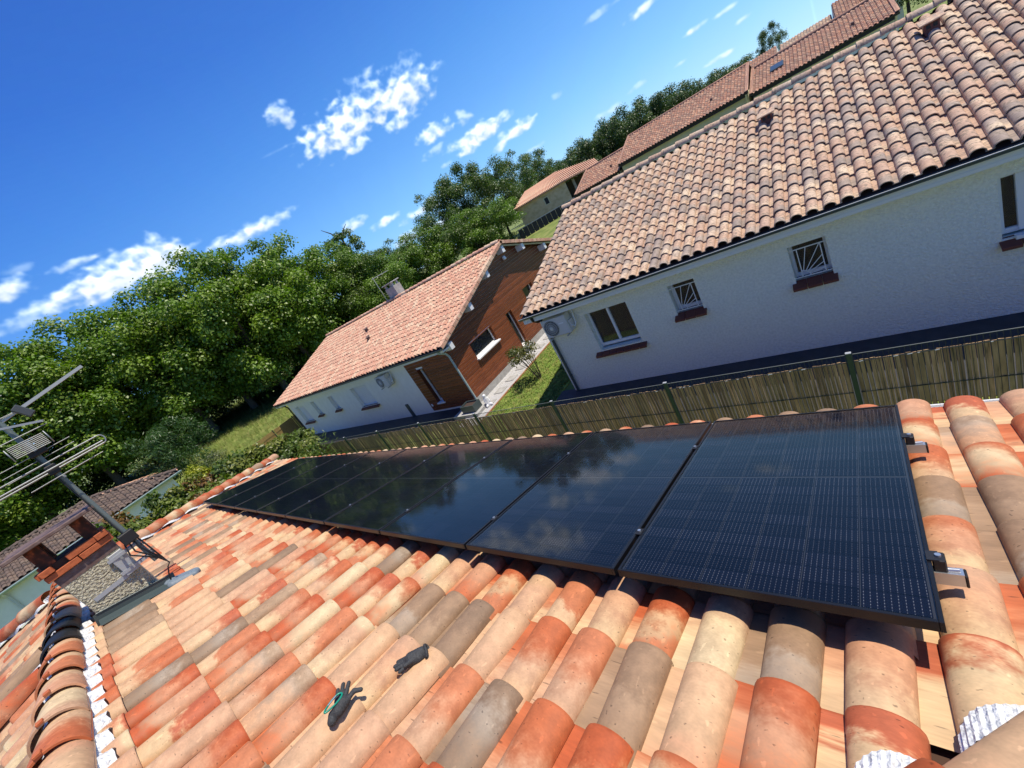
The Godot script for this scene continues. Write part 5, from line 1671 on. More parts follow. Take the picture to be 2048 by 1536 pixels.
func build_ground() -> void:
	var mb := MB.new()
	var xs := [-900.0, -400.0, -220.0, -140.0]
	var zs := [-900.0, -400.0, -220.0, -140.0]
	var q := -110.0
	while q <= 60.0:
		xs.append(q); zs.append(q); q += 4.0
	xs.append_array([120.0, 300.0, 900.0]); zs.append_array([120.0, 300.0, 900.0])
	var nx := xs.size()
	for z in zs:
		for x in xs:
			var e := 1.0
			var n := Vector3(terrain(x - e, z) - terrain(x + e, z), 2 * e, terrain(x, z - e) - terrain(x, z + e)).normalized()
			mb.vert(Vector3(x, terrain(x, z) - 0.01, z), n, Vector2(x, z))
	for j in zs.size() - 1:
		for i in nx - 1:
			var a := j * nx + i
			mb.face(a, a + nx, a + nx + 1); mb.face(a, a + nx + 1, a + 1)
	structure("ground", mb, M.meadow)
	# terraces, lawn and path
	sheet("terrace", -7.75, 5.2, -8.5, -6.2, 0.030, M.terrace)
	sheet("lawn", -10.66, -7.76, -17.0, -5.0, 0.022, M.grass)
	sheet("lawn", -7.70, 6.0, -6.19, -5.0, 0.018, M.grass)
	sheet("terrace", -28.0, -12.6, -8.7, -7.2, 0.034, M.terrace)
	sheet("front_step", -12.58, -11.2, -8.62, -7.75, 0.13, M.concrete)
	var path := sheet("path", -11.90, -10.745, -16.5, -7.2, 0.026, M.gravel)
	for i in 8:
		mb = MB.new()
		mb.box(Vector3(-11.22 + rng.randfn() * 0.02, 0.035, -8.55 - i * 0.86), Vector3(0.46, 0.034, 0.44), Basis(Vector3.UP, rng.randfn() * 0.03), 0.006)
		part(path, "paver", mb, M.concrete)
	for i in 40:
		mb = MB.new()
		mb.box(Vector3(-10.70, 0.03, -7.3 - i * 0.225), Vector3(0.06, 0.09, 0.217), Basis.IDENTITY, 0.006)
		part(path, "edging_brick", mb, M.brick_edge)
	sheet("side_path", -29.3, -28.35, -20.0, -6.0, 0.05, M.concrete)
	# low garden between our house and the hedge
	sheet("garden", -30.0, -11.5, -5.0, 12.0, 0.008, M.grass)
	var g := []
	for i in 9000:
		g.append(Vector3(rng.randf_range(-10.62, -7.8), 0.02, rng.randf_range(-16.5, -5.2)))
	var gm := StandardMaterial3D.new()
	gm.vertex_color_use_as_albedo = true
	gm.roughness = 0.8
	gm.backlight_enabled = true
	gm.backlight = Color(0.4, 0.45, 0.2)
	var tones := [Color(0.19, 0.30, 0.045), Color(0.16, 0.26, 0.04), Color(0.25, 0.33, 0.06), Color(0.36, 0.33, 0.11)]
	tufts("lawn_grass", g, 0.07, gm, tones)
	g = []
	for i in 16000:
		var p := Vector3(rng.randf_range(-66.0, -29.6), 0, rng.randf_range(-26.0, -4.0))
		p.y = terrain(p.x, p.z) - 0.02
		g.append(p)
	tufts("meadow_grass", g, 0.42, gm, [Color(0.19, 0.27, 0.045), Color(0.26, 0.30, 0.07), Color(0.34, 0.32, 0.12), Color(0.16, 0.23, 0.04)])
	# planter box, statue
	var t := thing("planter", "dark metal planter box at the timber house corner, by the path end", "planter", Vector3(-11.5, 0.13, -8.15))
	mb = MB.new()
	mb.rbox(Vector3(-12.1, 0.135, -8.35), Vector3(-11.38, 0.42, -8.31)); mb.rbox(Vector3(-12.1, 0.135, -7.95), Vector3(-11.38, 0.42, -7.91))
	mb.rbox(Vector3(-12.1, 0.135, -8.309), Vector3(-12.06, 0.42, -7.951)); mb.rbox(Vector3(-11.42, 0.135, -8.309), Vector3(-11.38, 0.42, -7.951))
	part(t, "box_side", mb, M.gutter)
	mb = MB.new()
	mb.rbox(Vector3(-12.055, 0.14, -8.305), Vector3(-11.425, 0.36, -7.955))
	part(t, "soil", mb, M.mortar)
	t = thing("statue", "small white garden figure beside the gravel path", "statue", Vector3(-11.12, 0.03, -8.42))
	mb = MB.new()
	blob_mesh([[Vector3(0, 0.03, 0), Vector3(0, 0.06, 0), 0.10, 0.10], [Vector3(0, 0.10, 0), Vector3(0, 0.30, 0.01), 0.10, 0.075], [Vector3(0, 0.36, 0.01), Vector3(0, 0.43, 0.01), 0.058, 0.065], [Vector3(0.07, 0.30, 0.02), Vector3(0.09, 0.16, 0.06), 0.035, 0.03], [Vector3(-0.07, 0.30, 0.02), Vector3(-0.08, 0.16, 0.06), 0.035, 0.03], [Vector3(0.05, 0.05, 0.02), Vector3(0.10, 0.05, 0.14), 0.05, 0.04], [Vector3(-0.05, 0.05, 0.02), Vector3(-0.10, 0.05, 0.14), 0.05, 0.04]], 0.014, 0.03, Transform3D(Basis(Vector3.UP, 0.9), Vector3(-11.12, 0.03, -8.42)), mb)
	part(t, "figure", mb, M.white)
	# slim bamboo coloured fence at the far garden end
	t = thing("fence", "low yellowish slatted fence with dark posts beyond the end of the long fence", "fence", Vector3(-29.5, 0, -8))
	for k in 4:
		mb = MB.new()
		var zz := -5.8 - k * 1.5
		mb.rbox(Vector3(-29.53, 0.0, zz - 0.03), Vector3(-29.47, 1.62, zz + 0.03))
		part(t, "post", mb, M.black)
	for i in 42:
		mb = MB.new()
		var zz := -5.86 - i * 0.105
		if absf(fposmod(-zz - 5.8 + 0.75, 1.5) - 0.75) < 0.04: continue
		mb.box(Vector3(-29.5, 0.82, zz), Vector3(0.02, 1.5 + rng.randfn() * 0.01, 0.10), Basis(Vector3.UP, rng.randfn() * 0.05), 0.003)
		part(t, "slat", mb, M.bamboo)
	mb = MB.new()
	for y in [0.35, 0.85, 1.35]: mb.rbox(Vector3(-29.487, y - 0.02, -10.3), Vector3(-29.468, y + 0.02, -5.8))
	part(t, "rail", mb, M.bamboo)

# ------------------------------------------------------------------ plants
func plant(called: String, label: String, category: String, at: Vector3, trunk: MB, crown: Mesh, turn: float, sc: Vector3, group := "", lift := 0.0) -> void:
	var t := thing(called, label, category, at, group)
	var x := Transform3D(Basis(Vector3.UP, turn).scaled(sc), at)
	if trunk: place(t, "trunk", trunk.mesh(M.bark), x)
	place(t, "crown" if called.contains("tree") else "foliage", crown, x.translated(Vector3(0, lift, 0)))

func build_plants() -> void:
	var green := [Color(0.17, 0.265, 0.030), Color(0.145, 0.235, 0.028), Color(0.20, 0.29, 0.036), Color(0.13, 0.21, 0.027), Color(0.185, 0.265, 0.032)]
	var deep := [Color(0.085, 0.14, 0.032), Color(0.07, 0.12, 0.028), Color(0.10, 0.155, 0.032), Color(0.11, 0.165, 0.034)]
	# plane trees: three crowns, turned and scaled
	var planes := []
	for k in 3: planes.append(leaves(crown_blobs(15.0, 12.0, 96, 100 + k, Vector2(0.14, 0.25), 0.2), 36000, 0.25, green, 200 + k, 0.8).mesh(M.leaf))
	var trunks := []
	for k in 3: trunks.append(trunk_shape(8.0, 0.32, 300 + k, 3.2))
	var spots := [[-8.0, 48.0, 13.0, 1.0], [-2.5, 50.0, 14.0, 1.0], [2.5, 50.0, 15.2, 1.0], [7.0, 52.0, 15.4, 1.05], [11.5, 50.0, 14.4, 1.0], [16.0, 50.0, 15.6, 1.0], [20.0, 48.0, 16.2, 1.05], [24.2, 50.0, 15.4, 1.05], [28.2, 53.0, 14.2, 1.0], [32.0, 55.0, 12.0, 0.95]]
	var where := ["at the far left edge, behind the aerial", "behind the top of the aerial", "second from the left edge, beside the aerial", "above the dark conifer shrub", "where the treeline dips beside the white cloud", "left shoulder of the big mass", "tallest in the middle of the big mass", "right of the tallest", "just left of the slim open tree", "behind the left end of the timber house roof"]
	for i in spots.size():
		var s: Array = spots[i]
		var p := polar(s[0], s[1])
		plant("plane_tree", "broad leafy green plane tree " + where[i], "tree", p, trunks[i % 3], planes[(i * 2) % 3], i * 1.7, Vector3(s[3], s[2] / 15.2, s[3]), "plane trees beyond the gardens")
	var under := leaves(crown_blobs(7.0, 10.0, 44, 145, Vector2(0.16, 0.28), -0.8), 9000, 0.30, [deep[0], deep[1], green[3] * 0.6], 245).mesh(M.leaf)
	for i in 10:
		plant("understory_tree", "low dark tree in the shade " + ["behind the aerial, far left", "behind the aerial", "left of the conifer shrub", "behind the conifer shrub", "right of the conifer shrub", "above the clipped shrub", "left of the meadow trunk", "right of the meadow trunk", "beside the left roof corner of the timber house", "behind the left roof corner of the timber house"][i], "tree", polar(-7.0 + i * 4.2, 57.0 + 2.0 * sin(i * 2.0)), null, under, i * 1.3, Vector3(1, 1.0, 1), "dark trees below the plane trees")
	# slim open tree and lighter trees behind the timber house
	var slim := leaves(crown_blobs(9.5, 4.6, 30, 140, Vector2(0.14, 0.3), 3.4), 5200, 0.24, [green[3] * 0.8, deep[2], deep[3]], 240).mesh(M.leaf)
	var slim_trunk := trunk_shape(9.5, 0.2, 340, 1.4, 6)
	plant("slim_tree", "slim open crowned tree rising above the treeline right of the big plane trees", "tree", polar(35.6, 58.0), slim_trunk, slim, 0.4, Vector3(1.15, 1.14, 1.15))
	var soft := []
	for k in 3: soft.append(leaves(crown_blobs(9.0, 8.5, 56, 150 + k, Vector2(0.16, 0.28), 0.6), 20000, 0.21, [green[0], green[3], deep[3], green[1]], 250 + k).mesh(M.leaf))
	var wild := []
	for k in 3: wild.append(leaves(crown_blobs(10.0, 9.0, 60, 160 + k, Vector2(0.14, 0.26), 0.6), 22000, 0.20, deep, 260 + k).mesh(M.leaf))
	var small_trunk := trunk_shape(5.0, 0.2, 350, 2.0)
	var list := [
		[34.0, 52.0, 10.2, 0, "bright green round tree left of the slim open tree"], [37.2, 50.0, 8.6, 1, "bright green tree behind the chimney of the timber house"], [40.0, 52.0, 8.0, 2, "mid green tree right of the roof chimney"], [43.0, 54.0, 8.2, 0, "mid green tree above the middle of the pink roof"], [46.0, 56.0, 8.6, 1, "mid green tree left of the dark cluster"],
		[38.8, 64.0, 9.2, 3, "dark tree poking up in the dip of the treeline"], [48.4, 58.0, 11.8, 3, "dark round tree at the left of the cluster above the timber gable"], [51.6, 60.0, 12.4, 4, "tallest dark tree of the cluster above the timber gable"], [54.6, 62.0, 11.6, 5, "dark tree right of the tallest in the cluster"], [57.4, 66.0, 11.2, 3, "dark tree left of the beige barn"], [60.2, 78.0, 11.0, 4, "dark tree behind the beige barn"],
		[50.0, 50.0, 7.0, 0, "lower green tree in front of the dark cluster"], [53.6, 52.0, 6.2, 2, "low green tree just above the timber gable ridge"],
	]
	for e in list:
		var k: int = e[3]
		plant("bushy_tree", e[4], "tree", polar(e[0], e[1]), small_trunk, soft[k] if k < 3 else wild[k - 3], e[0], Vector3(1, e[2] / 9.6, 1) if k < 3 else Vector3(1, e[2] / 10.6, 1), "trees behind the timber house")
	# wooded hill behind the roofs
	var far := leaves(crown_blobs(9.0, 11.0, 70, 170, Vector2(0.13, 0.24), 0.0), 13000, 0.30, [Color(0.075, 0.12, 0.034), Color(0.09, 0.135, 0.036), Color(0.065, 0.105, 0.034)], 270).mesh(M.leaf)
	var els := [[60.0, 3.9], [62.5, 3.3], [65.0, 3.3], [67.2, 3.9], [69.6, 4.3], [72.0, 4.5], [74.6, 4.2], [77.0, 3.5], [79.2, 2.9], [81.6, 2.3], [84.0, 1.9]]
	for i in els.size():
		var d := 96.0 + 4.0 * sin(i * 2.1)
		var p := polar(els[i][0], d)
		var h := 5.42 + d * tan(deg_to_rad(els[i][1])) - p.y
		plant("hill_tree", "dark wooded hill tree " + ["at the left end, above the beige barn", "second from the left end, right of the barn ridge", "third from the left end", "fourth from the left end, on the rise", "fifth from the left end", "sixth from the left, at the top of the hill", "fifth from the right end", "fourth from the right end", "third from the right end", "second from the right end, small", "at the right end, by the ribbed roof"][i], "tree", p, small_trunk, far, i * 2.3, Vector3(1.05, h / 9.0, 1.05), "trees of the wooded hill")
	for i in 10: # a second row closes the gaps
		var p := polar(58.8 + i * 2.45, 106.0)
		var h := 5.42 + 106.0 * tan(deg_to_rad([3.0, 2.7, 2.8, 3.2, 3.6, 3.6, 3.2, 2.6, 2.1, 1.7][i])) - p.y
		plant("hill_tree", "lower tree showing between the front ones of the wooded hill", "tree", p, null, far, i * 1.1, Vector3(1.2, h / 9.0, 1.2), "back trees of the wooded hill")
	plant("round_tree", "lone round tree peeping over the roofs between two grey gables", "tree", polar(86.6, 62.0), small_trunk, wild[1], 1.0, Vector3(0.36, 0.62, 0.36))
	plant("dark_tree", "dark tree at the top right behind the end of the red roof", "tree", polar(95.9, 51.0), small_trunk, wild[2], 2.0, Vector3(0.62, 0.72, 0.62))
	plant("dark_tree", "green tree at the top right edge, right of the dark one", "tree", polar(98.2, 48.0), small_trunk, soft[2], 2.0, Vector3(0.6, 0.66, 0.6))
	# shrubs
	var photinia := [Color(0.12, 0.17, 0.028), Color(0.16, 0.20, 0.03), Color(0.22, 0.12, 0.035), Color(0.10, 0.15, 0.028), Color(0.19, 0.21, 0.034)]
	var hs := [[1.7, 4.0, "first hedge shrub from the chimney, reddish tips"], [0.3, 3.8, "second hedge shrub from the chimney, yellowish green"], [-1.0, 3.55, "middle hedge shrub behind the hip tiles"], [-2.2, 3.3, "hedge shrub before the last two, reddish"], [-3.3, 3.05, "next to last hedge shrub, with red tips"], [-4.3, 2.8, "last hedge shrub nearest the fence end"]]
	for i in hs.size():
		var lv := leaves(crown_blobs(2.6, 2.4, 40, 180 + i, Vector2(0.2, 0.34), 0.1), 12000, 0.13, photinia, 280 + i).mesh(M.leaf)
		plant("hedge_shrub", hs[i][2], "shrub", Vector3(-19.0 - 0.2 * sin(i * 2.0), 0, hs[i][0]), null, lv, 0.0, Vector3(1.2, hs[i][1] / 2.7, 1.15), "shrubs of the garden hedge")
	plant("yellow_shrub", "bright yellow green round shrub behind the hedge", "shrub", Vector3(-24.0, 0, -1.95), null, leaves(crown_blobs(1.3, 1.3, 18, 190, Vector2(0.25, 0.4), 2.0), 3000, 0.12, [Color(0.30, 0.32, 0.02), Color(0.36, 0.36, 0.03)], 290).mesh(M.leaf), 0.0, Vector3.ONE)
	plant("clipped_shrub", "grey green dome shaped shrub beyond the hedge", "shrub", Vector3(-25.5, 0, -3.3), null, leaves(crown_blobs(2.9, 2.8, 26, 191, Vector2(0.22, 0.34), 0.2), 6000, 0.08, [Color(0.10, 0.12, 0.05), Color(0.12, 0.14, 0.06)], 291).mesh(M.leaf), 0.0, Vector3.ONE)
	plant("conifer_shrub", "large dark feathery conifer shrub in front of the plane trees", "shrub", Vector3(-37.0, 0.5, -3.9), null, leaves(crown_blobs(5.6, 5.6, 60, 192, Vector2(0.14, 0.26), 0.0), 12000, 0.22, [Color(0.05, 0.105, 0.026), Color(0.065, 0.125, 0.03)], 292, 0.25).mesh(M.leaf), 0.0, Vector3.ONE)
	for i in 5:
		plant("meadow_bush", ["light green bush at the foot of the meadow, left end", "light green bush beside the conifer shrub", "light green bush in the middle of the meadow edge", "light green bush near the yellowish fence", "light green bush behind the clipped shrub"][i], "shrub", Vector3(-31.0 - i * 0.7, 0.0, [-3.9, -5.2, -6.4, -7.2, -4.6][i]), null, leaves(crown_blobs(1.6, 2.4, 16, 400 + i, Vector2(0.25, 0.4), 0.0), 2400, 0.16, green, 410 + i).mesh(M.leaf), i * 1.0, Vector3(1, 0.9 - 0.1 * i, 1), "light green bushes by the meadow")
	# oleander by the fence: long narrow leaves on stems
	var o := thing("oleander", "tuft of long narrow pale green leaves in front of the fence end", "shrub", Vector3(-17.6, 0, -4.5))
	part(o, "foliage", long_leaves(Vector3(-17.6, 1.1, -4.5), Vector3(1.9, 0.95, 0.6), 900, 0.24, 501), M.leaf)
	var mb := MB.new()
	for i in 26:
		var a := rng.randf() * TAU
		mb.tube(PackedVector3Array([Vector3(-17.6 + rng.randfn() * 0.5, 0, -4.5 + rng.randfn() * 0.1), Vector3(-17.6 + cos(a) * 1.3, 1.6, -4.5 + sin(a) * 0.4)]), PackedFloat32Array([0.014, 0.006]), 5)
	part(o, "stem", mb, M.bark, "stuff")
	# shrub with bare stems on the lawn
	var b := Vector3(-9.42, 0.02, -9.75)
	o = thing("lawn_shrub", "small shrub with many bare stems and reddish green leaves on the lawn", "shrub", b)
	mb = MB.new()
	var blobs := []
	for i in 13:
		var a := TAU * i / 13.0
		var l := rng.randf_range(0.2, 0.62)
		var tip := b + Vector3(cos(a) * l - 0.22, rng.randf_range(0.95, 1.3), sin(a) * l)
		mb.tube(PackedVector3Array([b + Vector3(cos(a), 0, sin(a)) * 0.06, b.lerp(tip, 0.5) + Vector3(0, 0.08, 0), tip]), PackedFloat32Array([0.014, 0.011, 0.005]), 6)
		blobs.append([tip, rng.randf_range(0.16, 0.26)])
	part(o, "stem", mb, M.bark)
	part(o, "foliage", leaves(blobs, 1500, 0.085, [Color(0.13, 0.13, 0.03), Color(0.16, 0.15, 0.035), Color(0.10, 0.12, 0.03), Color(0.19, 0.11, 0.03)], 502), M.leaf)
	# rose sprigs below the small house
	plant("rose_bush", "thin reddish bush by the small house wall, below the chimney", "shrub", Vector3(-14.2, 0, 2.6), null, leaves(crown_blobs(2.2, 2.2, 18, 503, Vector2(0.2, 0.34), 0.9), 1500, 0.10, [Color(0.09, 0.10, 0.03), Color(0.15, 0.06, 0.04), Color(0.10, 0.12, 0.03)], 504).mesh(M.leaf), 0.0, Vector3.ONE)
	plant("rose_bush", "low green bush at the left edge beside the near roof", "shrub", Vector3(-14.6, 0, 4.6), null, leaves(crown_blobs(2.0, 2.4, 18, 505, Vector2(0.2, 0.34), 0.8), 2600, 0.10, [Color(0.08, 0.10, 0.03), Color(0.11, 0.12, 0.03)], 506).mesh(M.leaf), 0.0, Vector3.ONE)

func long_leaves(c: Vector3, s: Vector3, count: int, l: float, sd: int) -> MB:
	var b := MB.new()
	var r := RandomNumberGenerator.new()
	r.seed = sd
	for i in count:
		var p := c + Vector3(r.randf_range(-1, 1) * s.x, r.randf_range(-0.6, 1.0) * s.y, r.randfn() * 0.5 * s.z)
		var a := r.randf() * TAU
		var t := Vector3(cos(a), r.randf_range(0.1, 0.9), sin(a)).normalized()
		var side := t.cross(Vector3.UP).normalized()
		var n := side.cross(t).normalized()
		var k := l * r.randf_range(0.7, 1.3)
		b.col = Color(0.13, 0.19, 0.05) * r.randf_range(0.75, 1.35)
		b.col.a = 1.0
		var i0 := b.vert(p, n)
		b.vert(p + t * k * 0.45 + side * 0.014, n); b.vert(p + t * k + Vector3.DOWN * 0.04, n); b.vert(p + t * k * 0.45 - side * 0.014, n)
		b.face(i0, i0 + 1, i0 + 2); b.face(i0, i0 + 2, i0 + 3)
	return b

# ------------------------------------------------------------------ buildings behind
func simple_tiles(rf: Node3D, x0: float, x1: float, eave: Vector3, p: float, facing: float, rows: int, m: Material, local := Transform3D(), pitch := 0.235) -> void:
	var mb := MB.new()
	var sh := []
	for k in 8: sh.append(tile_shape(0.082, 0.07, 0.072, 0.40, 5, cell_uv(k * 3 + 1, 8, 4), 0.02, false))
	for x in slope_spots(x0, x1, eave, p, facing, rows, pitch, 0.35): mb.append(sh[rng.randi() % 8], local * x)
	part(rf, "tiling", mb, m, "stuff")

func build_row_house(label: String, x0: float, x1: float, ey: float, z: float, run: float, p: float, wall: Material, skylight: bool) -> void:
	var t := thing("row_house", label, "house", Vector3((x0 + x1) * 0.5, 0, z - run), "red roofed row houses behind the white house")
	var mb := MB.new()
	mb.rbox(Vector3(x0 + 0.1, 0, z - run * 2 + 0.5), Vector3(x1 - 0.1, ey - 0.05, z - 0.45))
	part(t, "wall", mb, wall)
	var ln := run / cos(p)
	var e := Vector3(0, ey, z)
	var bk := Vector3(0, ey, z - 2 * run)
	mb = deck(x0, x1, e, p, 1.0, ln)
	mb.append(deck(x0, x1, bk, p, -1.0, ln), Transform3D())
	var rf := part(t, "roof", mb, M.deck)
	simple_tiles(rf, x0, x1, e, p, 1.0, int(ln / 0.35), M.clay_red)
	mb = MB.new()
	var top := ey + run * tan(p)
	mb.rod(Vector3(x0, top + 0.02, z - run), Vector3(x1, top + 0.02, z - run), 0.13, 8)
	part(rf, "ridge", mb, M.clay_red)
	for xx in [x0 + 0.06, x1 - 0.06]:
		mb = MB.new()
		var b := slope_basis(p, 1.0)
		mb.box(Vector3(xx, ey, z) + b.z * (ln * 0.5) + b.y * 0.09, Vector3(0.2, 0.04, ln), b)
		part(rf, "verge", mb, M.clay_red)
	mb = MB.new()
	gutter(mb, Vector3(x0, ey - 0.03, z + 0.07), Vector3(x1, ey - 0.03, z + 0.07), 0.09)
	mb.rbox(Vector3(x0 + 0.12, ey - 0.26, z - 0.44), Vector3(x1 - 0.12, ey - 0.10, z - 0.02))
	part(t, "gutter", mb, M.black)
	mb = MB.new()
	mb.tube(PackedVector3Array([Vector3(x1 - 0.15, ey - 0.1, z + 0.05), Vector3(x1 - 0.2, ey - 0.4, z - 0.1), Vector3(x1 - 0.25, ey - 0.7, z - 0.38), Vector3(x1 - 0.25, 0, z - 0.38)]), PackedFloat32Array([0.06]), 8)
	part(t, "downpipe", mb, M.cream)
	mb = MB.new()
	var bs := slope_basis(p, 1.0)
	mb.box(Vector3(x0 + (x1 - x0) * 0.75, ey, z) + bs.z * (ln * 0.4) + bs.y * 0.12, Vector3(0.16, 0.2, 0.16), bs)
	part(rf, "roof_vent", mb, M.cap_stone)
	if skylight:
		mb = MB.new()
		mb.box(Vector3(-2.45, ey, z) + bs.z * (ln * 0.47) + bs.y * 0.10, Vector3(0.82, 0.08, 1.0), bs, 0.01)
		var s := part(rf, "skylight", mb, M.gutter)
		mb = MB.new()
		mb.box(Vector3(-2.45, ey, z) + bs.z * (ln * 0.47) + bs.y * 0.142, Vector3(0.68, 0.006, 0.86), bs)
		var gm := mat(Color(0.05, 0.07, 0.09), 0.06)
		part(s, "pane", mb, gm)

func build_background() -> void:
	build_row_house("red roofed row house nearest the beige barn, the lowest of three", -19.1, -14.45, 4.05, -38.0, 4.6, 0.30, M.cream, false)
	build_row_house("long red roofed row house in the middle, cream wall under a dark gutter", -14.35, -4.18, 4.5, -38.0, 5.0, 0.315, M.cream, false)
	build_row_house("red roofed row house with a skylight at the top right", -4.10, 3.65, 4.2, -38.0, 5.0, 0.275, M.stucco2, true)
	# roofs standing farther back
	for q in [[-7.6, -3.1, 5.05, "brownish roof with ribbed tiles behind the middle row house"], [-2.85, 1.15, 4.9, "flat pale brown roof between two ribbed roofs, behind the skylight house"], [1.3, 5.4, 5.6, "brown ribbed roof at the top edge behind the skylight house"]]:
		var t := thing("back_house", q[3], "house", Vector3((q[0] + q[1]) * 0.5, 0, -57), "roofs seen behind the row houses")
		var mb := MB.new()
		mb.rbox(Vector3(q[0] + 0.1, 0, -61.0), Vector3(q[1] - 0.1, q[2], -53.2))
		part(t, "wall", mb, M.white_matt)
		mb = deck(q[0], q[1], Vector3(0, q[2], -53.0), 0.33, 1.0, 4.3)
		mb.append(deck(q[0], q[1], Vector3(0, q[2], -61.2), 0.33, -1.0, 4.3), Transform3D())
		var rf := part(t, "roof", mb, M.cap_stone)
		simple_tiles(rf, q[0], q[1], Vector3(0, q[2], -53.0), 0.33, 1.0, 12, M.clay_old if q[0] == -2.85 else M.clay_red)
		mb = MB.new()
		for s in [0.0, 1.0]:
			var xx: float = q[0] if s == 0.0 else q[1]
			mb.tri(Vector3(xx, q[2], -53.2), Vector3(xx, q[2], -61.0), Vector3(xx, q[2] + 1.32, -57.1))
		part(t, "gable", mb, M.white_matt)
	# beige barn
	var bx := Vector3(-24.55, 0, -48.2) - Vector3(-30.15, 0, -44.95)
	var dx := bx.normalized()
	var dz := Vector3.UP.cross(dx)  # towards the back is -dz
	var loc := Transform3D(Basis(dx, Vector3.UP, dx.cross(Vector3.UP)), Vector3(-30.15, 0, -44.95))
	var L := bx.length()
	var t := thing("barn", "beige rendered barn with one small window and hipped tile roof", "barn", loc * Vector3(L * 0.5, 0, -3))
	var mb := MB.new()
	var wall := MB.new()
	wall_with_holes(wall, 0, L, 1.5, 5.72, [Rect2(L * 0.52, 4.42, 0.62, 0.8)], 0.0, 0.25)
	wall.rbox(Vector3(0, 1.5, -6.0), Vector3(L, 5.70, -0.26))
	mb.append(wall, loc)
	part(t, "wall", mb, M.beige)
	mb = MB.new()
	var f := MB.new()
	for e in [[L * 0.52, 4.42, 0.07, 0.8], [L * 0.52 + 0.55, 4.42, 0.07, 0.8]]: f.rbox(Vector3(e[0] - 0.03, e[1] - 0.05, -0.06), Vector3(e[0] + e[2], e[1] + e[3] + 0.05, 0.03))
	f.rbox(Vector3(L * 0.52 + 0.04, 4.36, -0.05), Vector3(L * 0.52 + 0.58, 4.44, 0.028)); f.rbox(Vector3(L * 0.52 + 0.04, 5.18, -0.05), Vector3(L * 0.52 + 0.58, 5.26, 0.028))
	mb.append(f, loc)
	var w := part(t, "window", mb, M.cream)
	mb = MB.new(); f = MB.new()
	f.rbox(Vector3(L * 0.52 + 0.04, 4.45, -0.25), Vector3(L * 0.52 + 0.58, 5.17, -0.20))
	mb.append(f, loc)
	part(w, "pane", mb, M.black)
	# hip roof: front slope, right end lower with timber posts
	mb = MB.new(); f = MB.new()
	var e0 := Vector3(-0.45, 5.78, 0.45)
	var e1 := Vector3(L + 0.1, 5.78, 0.45)
	var e2 := Vector3(L + 4.6, 5.50, -1.6)
	var e3 := Vector3(L + 4.6, 5.50, -6.4)
	var e4 := Vector3(-0.45, 5.78, -6.4)
	var r0 := Vector3(1.7, 7.0, -3.0)
	var r1 := Vector3(L - 0.4, 7.15, -3.0)
	var r2 := Vector3(L + 4.6, 6.2, -4.0)
	f.quad(e0, e1, r1, r0); f.quad(e1, e2, r2, r1); f.tri(e4, e0, r0); f.quad(r0, r1, e3, e4); f.tri(r1, r2, e3)
	var lowv := Vector3(0, -0.10, 0)
	f.quad(e0 + lowv, e1 + lowv, e1, e0); f.quad(e1 + lowv, e2 + lowv, e2, e1); f.quad(e4 + lowv, e0 + lowv, e0, e4)
	mb.append(f, loc)
	var rf := part(t, "roof", mb, M.clay_red)
	var tl := MB.new()
	for i in 33: # ribs of tiles running up the front slope
		var k := (i + 0.5) / 33.0
		var a := e0.lerp(e1, k)
		var b := r0.lerp(r1, k)
		tl.rod(loc * (a + Vector3(0, 0.03, 0)), loc * (b + Vector3(0, 0.03, 0)), 0.075, 6)
	for i in 19:
		var k := (i + 0.5) / 19.0
		tl.rod(loc * (e1.lerp(e2, k) + Vector3(0, 0.03, 0)), loc * (r1.lerp(r2, k) + Vector3(0, 0.03, 0)), 0.075, 6)
	part(rf, "tiling", tl, M.clay_pink, "stuff")
	mb = MB.new(); f = MB.new()
	f.rbox(Vector3(L + 0.3, 1.5, -5.6), Vector3(L + 4.3, 5.4, -3.2))
	mb.append(f, loc)
	part(t, "open_bay", mb, M.bark)
	mb = MB.new(); f = MB.new()
	for k in 3: f.rbox(Vector3(L + 0.9 + k * 1.5, 1.5, -1.9 - 0.1 * k), Vector3(L + 1.2 + k * 1.5, 5.45, -1.6 - 0.1 * k))
	mb.append(f, loc)
	part(t, "bay_post", mb, M.concrete)
	# dark railing in front of it
	t = thing("railing", "dark panelled railing in front of the beige barn", "railing", loc * Vector3(2, 2.3, 2.2))
	for k in 12:
		mb = MB.new(); f = MB.new()
		f.rbox(Vector3(-0.9 + k * 0.62, 1.6, 2.2), Vector3(-0.34 + k * 0.62, 3.55, 2.24))
		mb.append(f, loc)
		part(t, "panel", mb, M.black)
	mb = MB.new(); f = MB.new()
	f.rbox(Vector3(-0.95, 3.56, 2.16), Vector3(6.6, 3.64, 2.28))
	mb.append(f, loc)
	part(t, "top_rail", mb, M.steel_matt)
	# small hipped house at the left
	build_small_house()

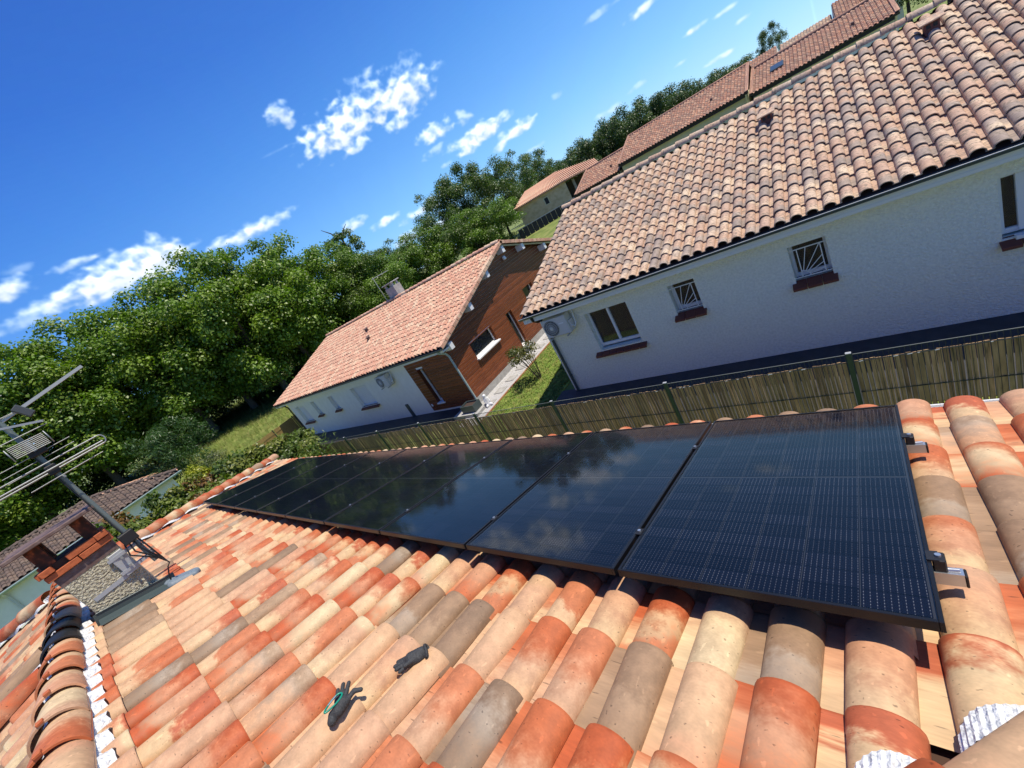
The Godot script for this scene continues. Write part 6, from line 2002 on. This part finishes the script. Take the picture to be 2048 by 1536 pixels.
func build_small_house() -> void:
	var t := thing("small_house", "small pale house with dark grey hipped tile roof, seen past the chimney", "house", Vector3(-36.5, 0, 5))
	var mb := MB.new()
	mb.rbox(Vector3(-39.6, -0.2, -2.3), Vector3(-33.45, 2.45, 14.0))
	part(t, "wall", mb, M.stucco2)
	mb = MB.new()
	var ey := 2.52
	var e0 := Vector3(-33.0, ey, -2.75)
	var e1 := Vector3(-33.0, ey, 14.5)
	var e2 := Vector3(-40.0, ey, 14.5)
	var e3 := Vector3(-40.0, ey, -2.75)
	var r0 := Vector3(-36.5, 3.80, 0.9)
	var r1 := Vector3(-36.5, 3.80, 14.5)
	mb.quad(e1, e0, r0, r1); mb.tri(e0, e3, r0); mb.quad(e3, e2, r1, r0)
	var dn := Vector3(0, -0.1, 0)
	mb.quad(e1 + dn, e0 + dn, e0, e1); mb.quad(e0 + dn, e3 + dn, e3, e0)
	mb.quad(e0 + dn, e1 + dn, e2 + dn, e3 + dn)
	var rf := part(t, "roof", mb, M.deck)
	# slope facing the camera (+x): tiles in its own turned frame
	var p := atan2(1.28, 3.5)
	var turn := Transform3D(Basis(Vector3.UP, PI / 2), Vector3(-33.0, 0, 0)) # local +z -> +x, local x -> -z
	mb = MB.new()
	var sh := []
	for k in 8: sh.append(tile_shape(0.10, 0.075, 0.10, 0.42, 6, cell_uv(k * 3, 8, 4), 0.02, false))
	for x in slope_spots(-14.0, 2.7, Vector3(0, ey + 0.02, 0.0), p, 1.0, 10, 0.30, 0.37):
		var zz: float = -x.origin.x
		var up: float = -x.origin.z
		if zz < -2.6 + up * 1.04 or zz > 14.4: continue
		mb.append(sh[rng.randi() % 8], turn * x)
	part(rf, "tiling", mb, M.clay_grey, "stuff")
	var p2 := atan2(1.28, 3.65)
	mb = MB.new()
	for x in slope_spots(-39.9, -33.1, Vector3(0, ey + 0.02, -2.75), p2, -1.0, 10, 0.28, 0.37):
		var up: float = x.origin.z + 2.75
		if absf(x.origin.x + 36.5) > 3.35 - up * 0.95: continue
		mb.append(sh[rng.randi() % 8], x)
	part(rf, "end_tiling", mb, M.clay_pink, "stuff")
	ridge_row(rf, "ridge_tile", r0 + Vector3(0, 0.04, 0), r1 + Vector3(0, 0.04, 0), 0.14, 0.11, 0.42, M.clay_grey)
	ridge_row(rf, "hip_tile", e0 + Vector3(0, 0.08, 0), r0 + Vector3(0, 0.05, 0), 0.14, 0.11, 0.42, M.clay_grey)
	mb = MB.new()
	mb.rbox(Vector3(-33.02, 2.36, -2.8), Vector3(-32.98, 2.50, 14.5))
	gutter(mb, Vector3(-32.92, 2.47, 14.5), Vector3(-32.92, 2.47, -2.85), 0.075)
	part(t, "gutter", mb, M.gutter_pale)
	mb = MB.new()
	mb.tube(PackedVector3Array([Vector3(-32.95, 2.42, 5.72), Vector3(-33.1, 2.25, 5.70), Vector3(-33.38, 2.1, 5.68), Vector3(-33.38, 0, 5.68)]), PackedFloat32Array([0.06]), 8)
	part(t, "downpipe", mb, M.grey_pvc)

# ------------------------------------------------------------------
func _ready() -> void:
	rng.seed = 20240611
	var cam := Camera3D.new()
	cam.name = "camera"
	cam.fov = 86.0331499
	cam.near = 0.05
	cam.far = 2500.0
	cam.transform = Transform3D(CB, CAM)
	add_child(cam)
	cam.current = true
	var env := Environment.new()
	env.background_mode = Environment.BG_SKY
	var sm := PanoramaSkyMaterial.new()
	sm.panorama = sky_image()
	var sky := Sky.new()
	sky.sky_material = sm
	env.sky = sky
	env.background_energy_multiplier = 0.90
	env.tonemap_mode = Environment.TONE_MAPPER_LINEAR
	env.tonemap_exposure = 1.68
	env.sdfgi_enabled = true
	env.ssao_enabled = true
	env.ssil_enabled = true
	var we := WorldEnvironment.new()
	we.name = "world_environment"
	we.environment = env
	add_child(we)
	var sun := DirectionalLight3D.new()
	sun.name = "sun"
	sun.light_energy = 1.0
	sun.light_color = Color(1.0, 0.965, 0.90)
	sun.light_angular_distance = 0.5
	sun.shadow_enabled = true
	sun.sky_mode = DirectionalLight3D.SKY_MODE_LIGHT_ONLY
	sun.basis = Basis.looking_at(Vector3(-0.36, -1.0, 0.21).normalized(), Vector3(0, 0, 1))
	add_child(sun)
	make_materials()
	build_ground()
	build_our_house()
	build_white_house()
	build_brown_house()
	build_fence()
	build_background()
	build_plants()
	build_panels()
	build_antenna()
	build_gloves()
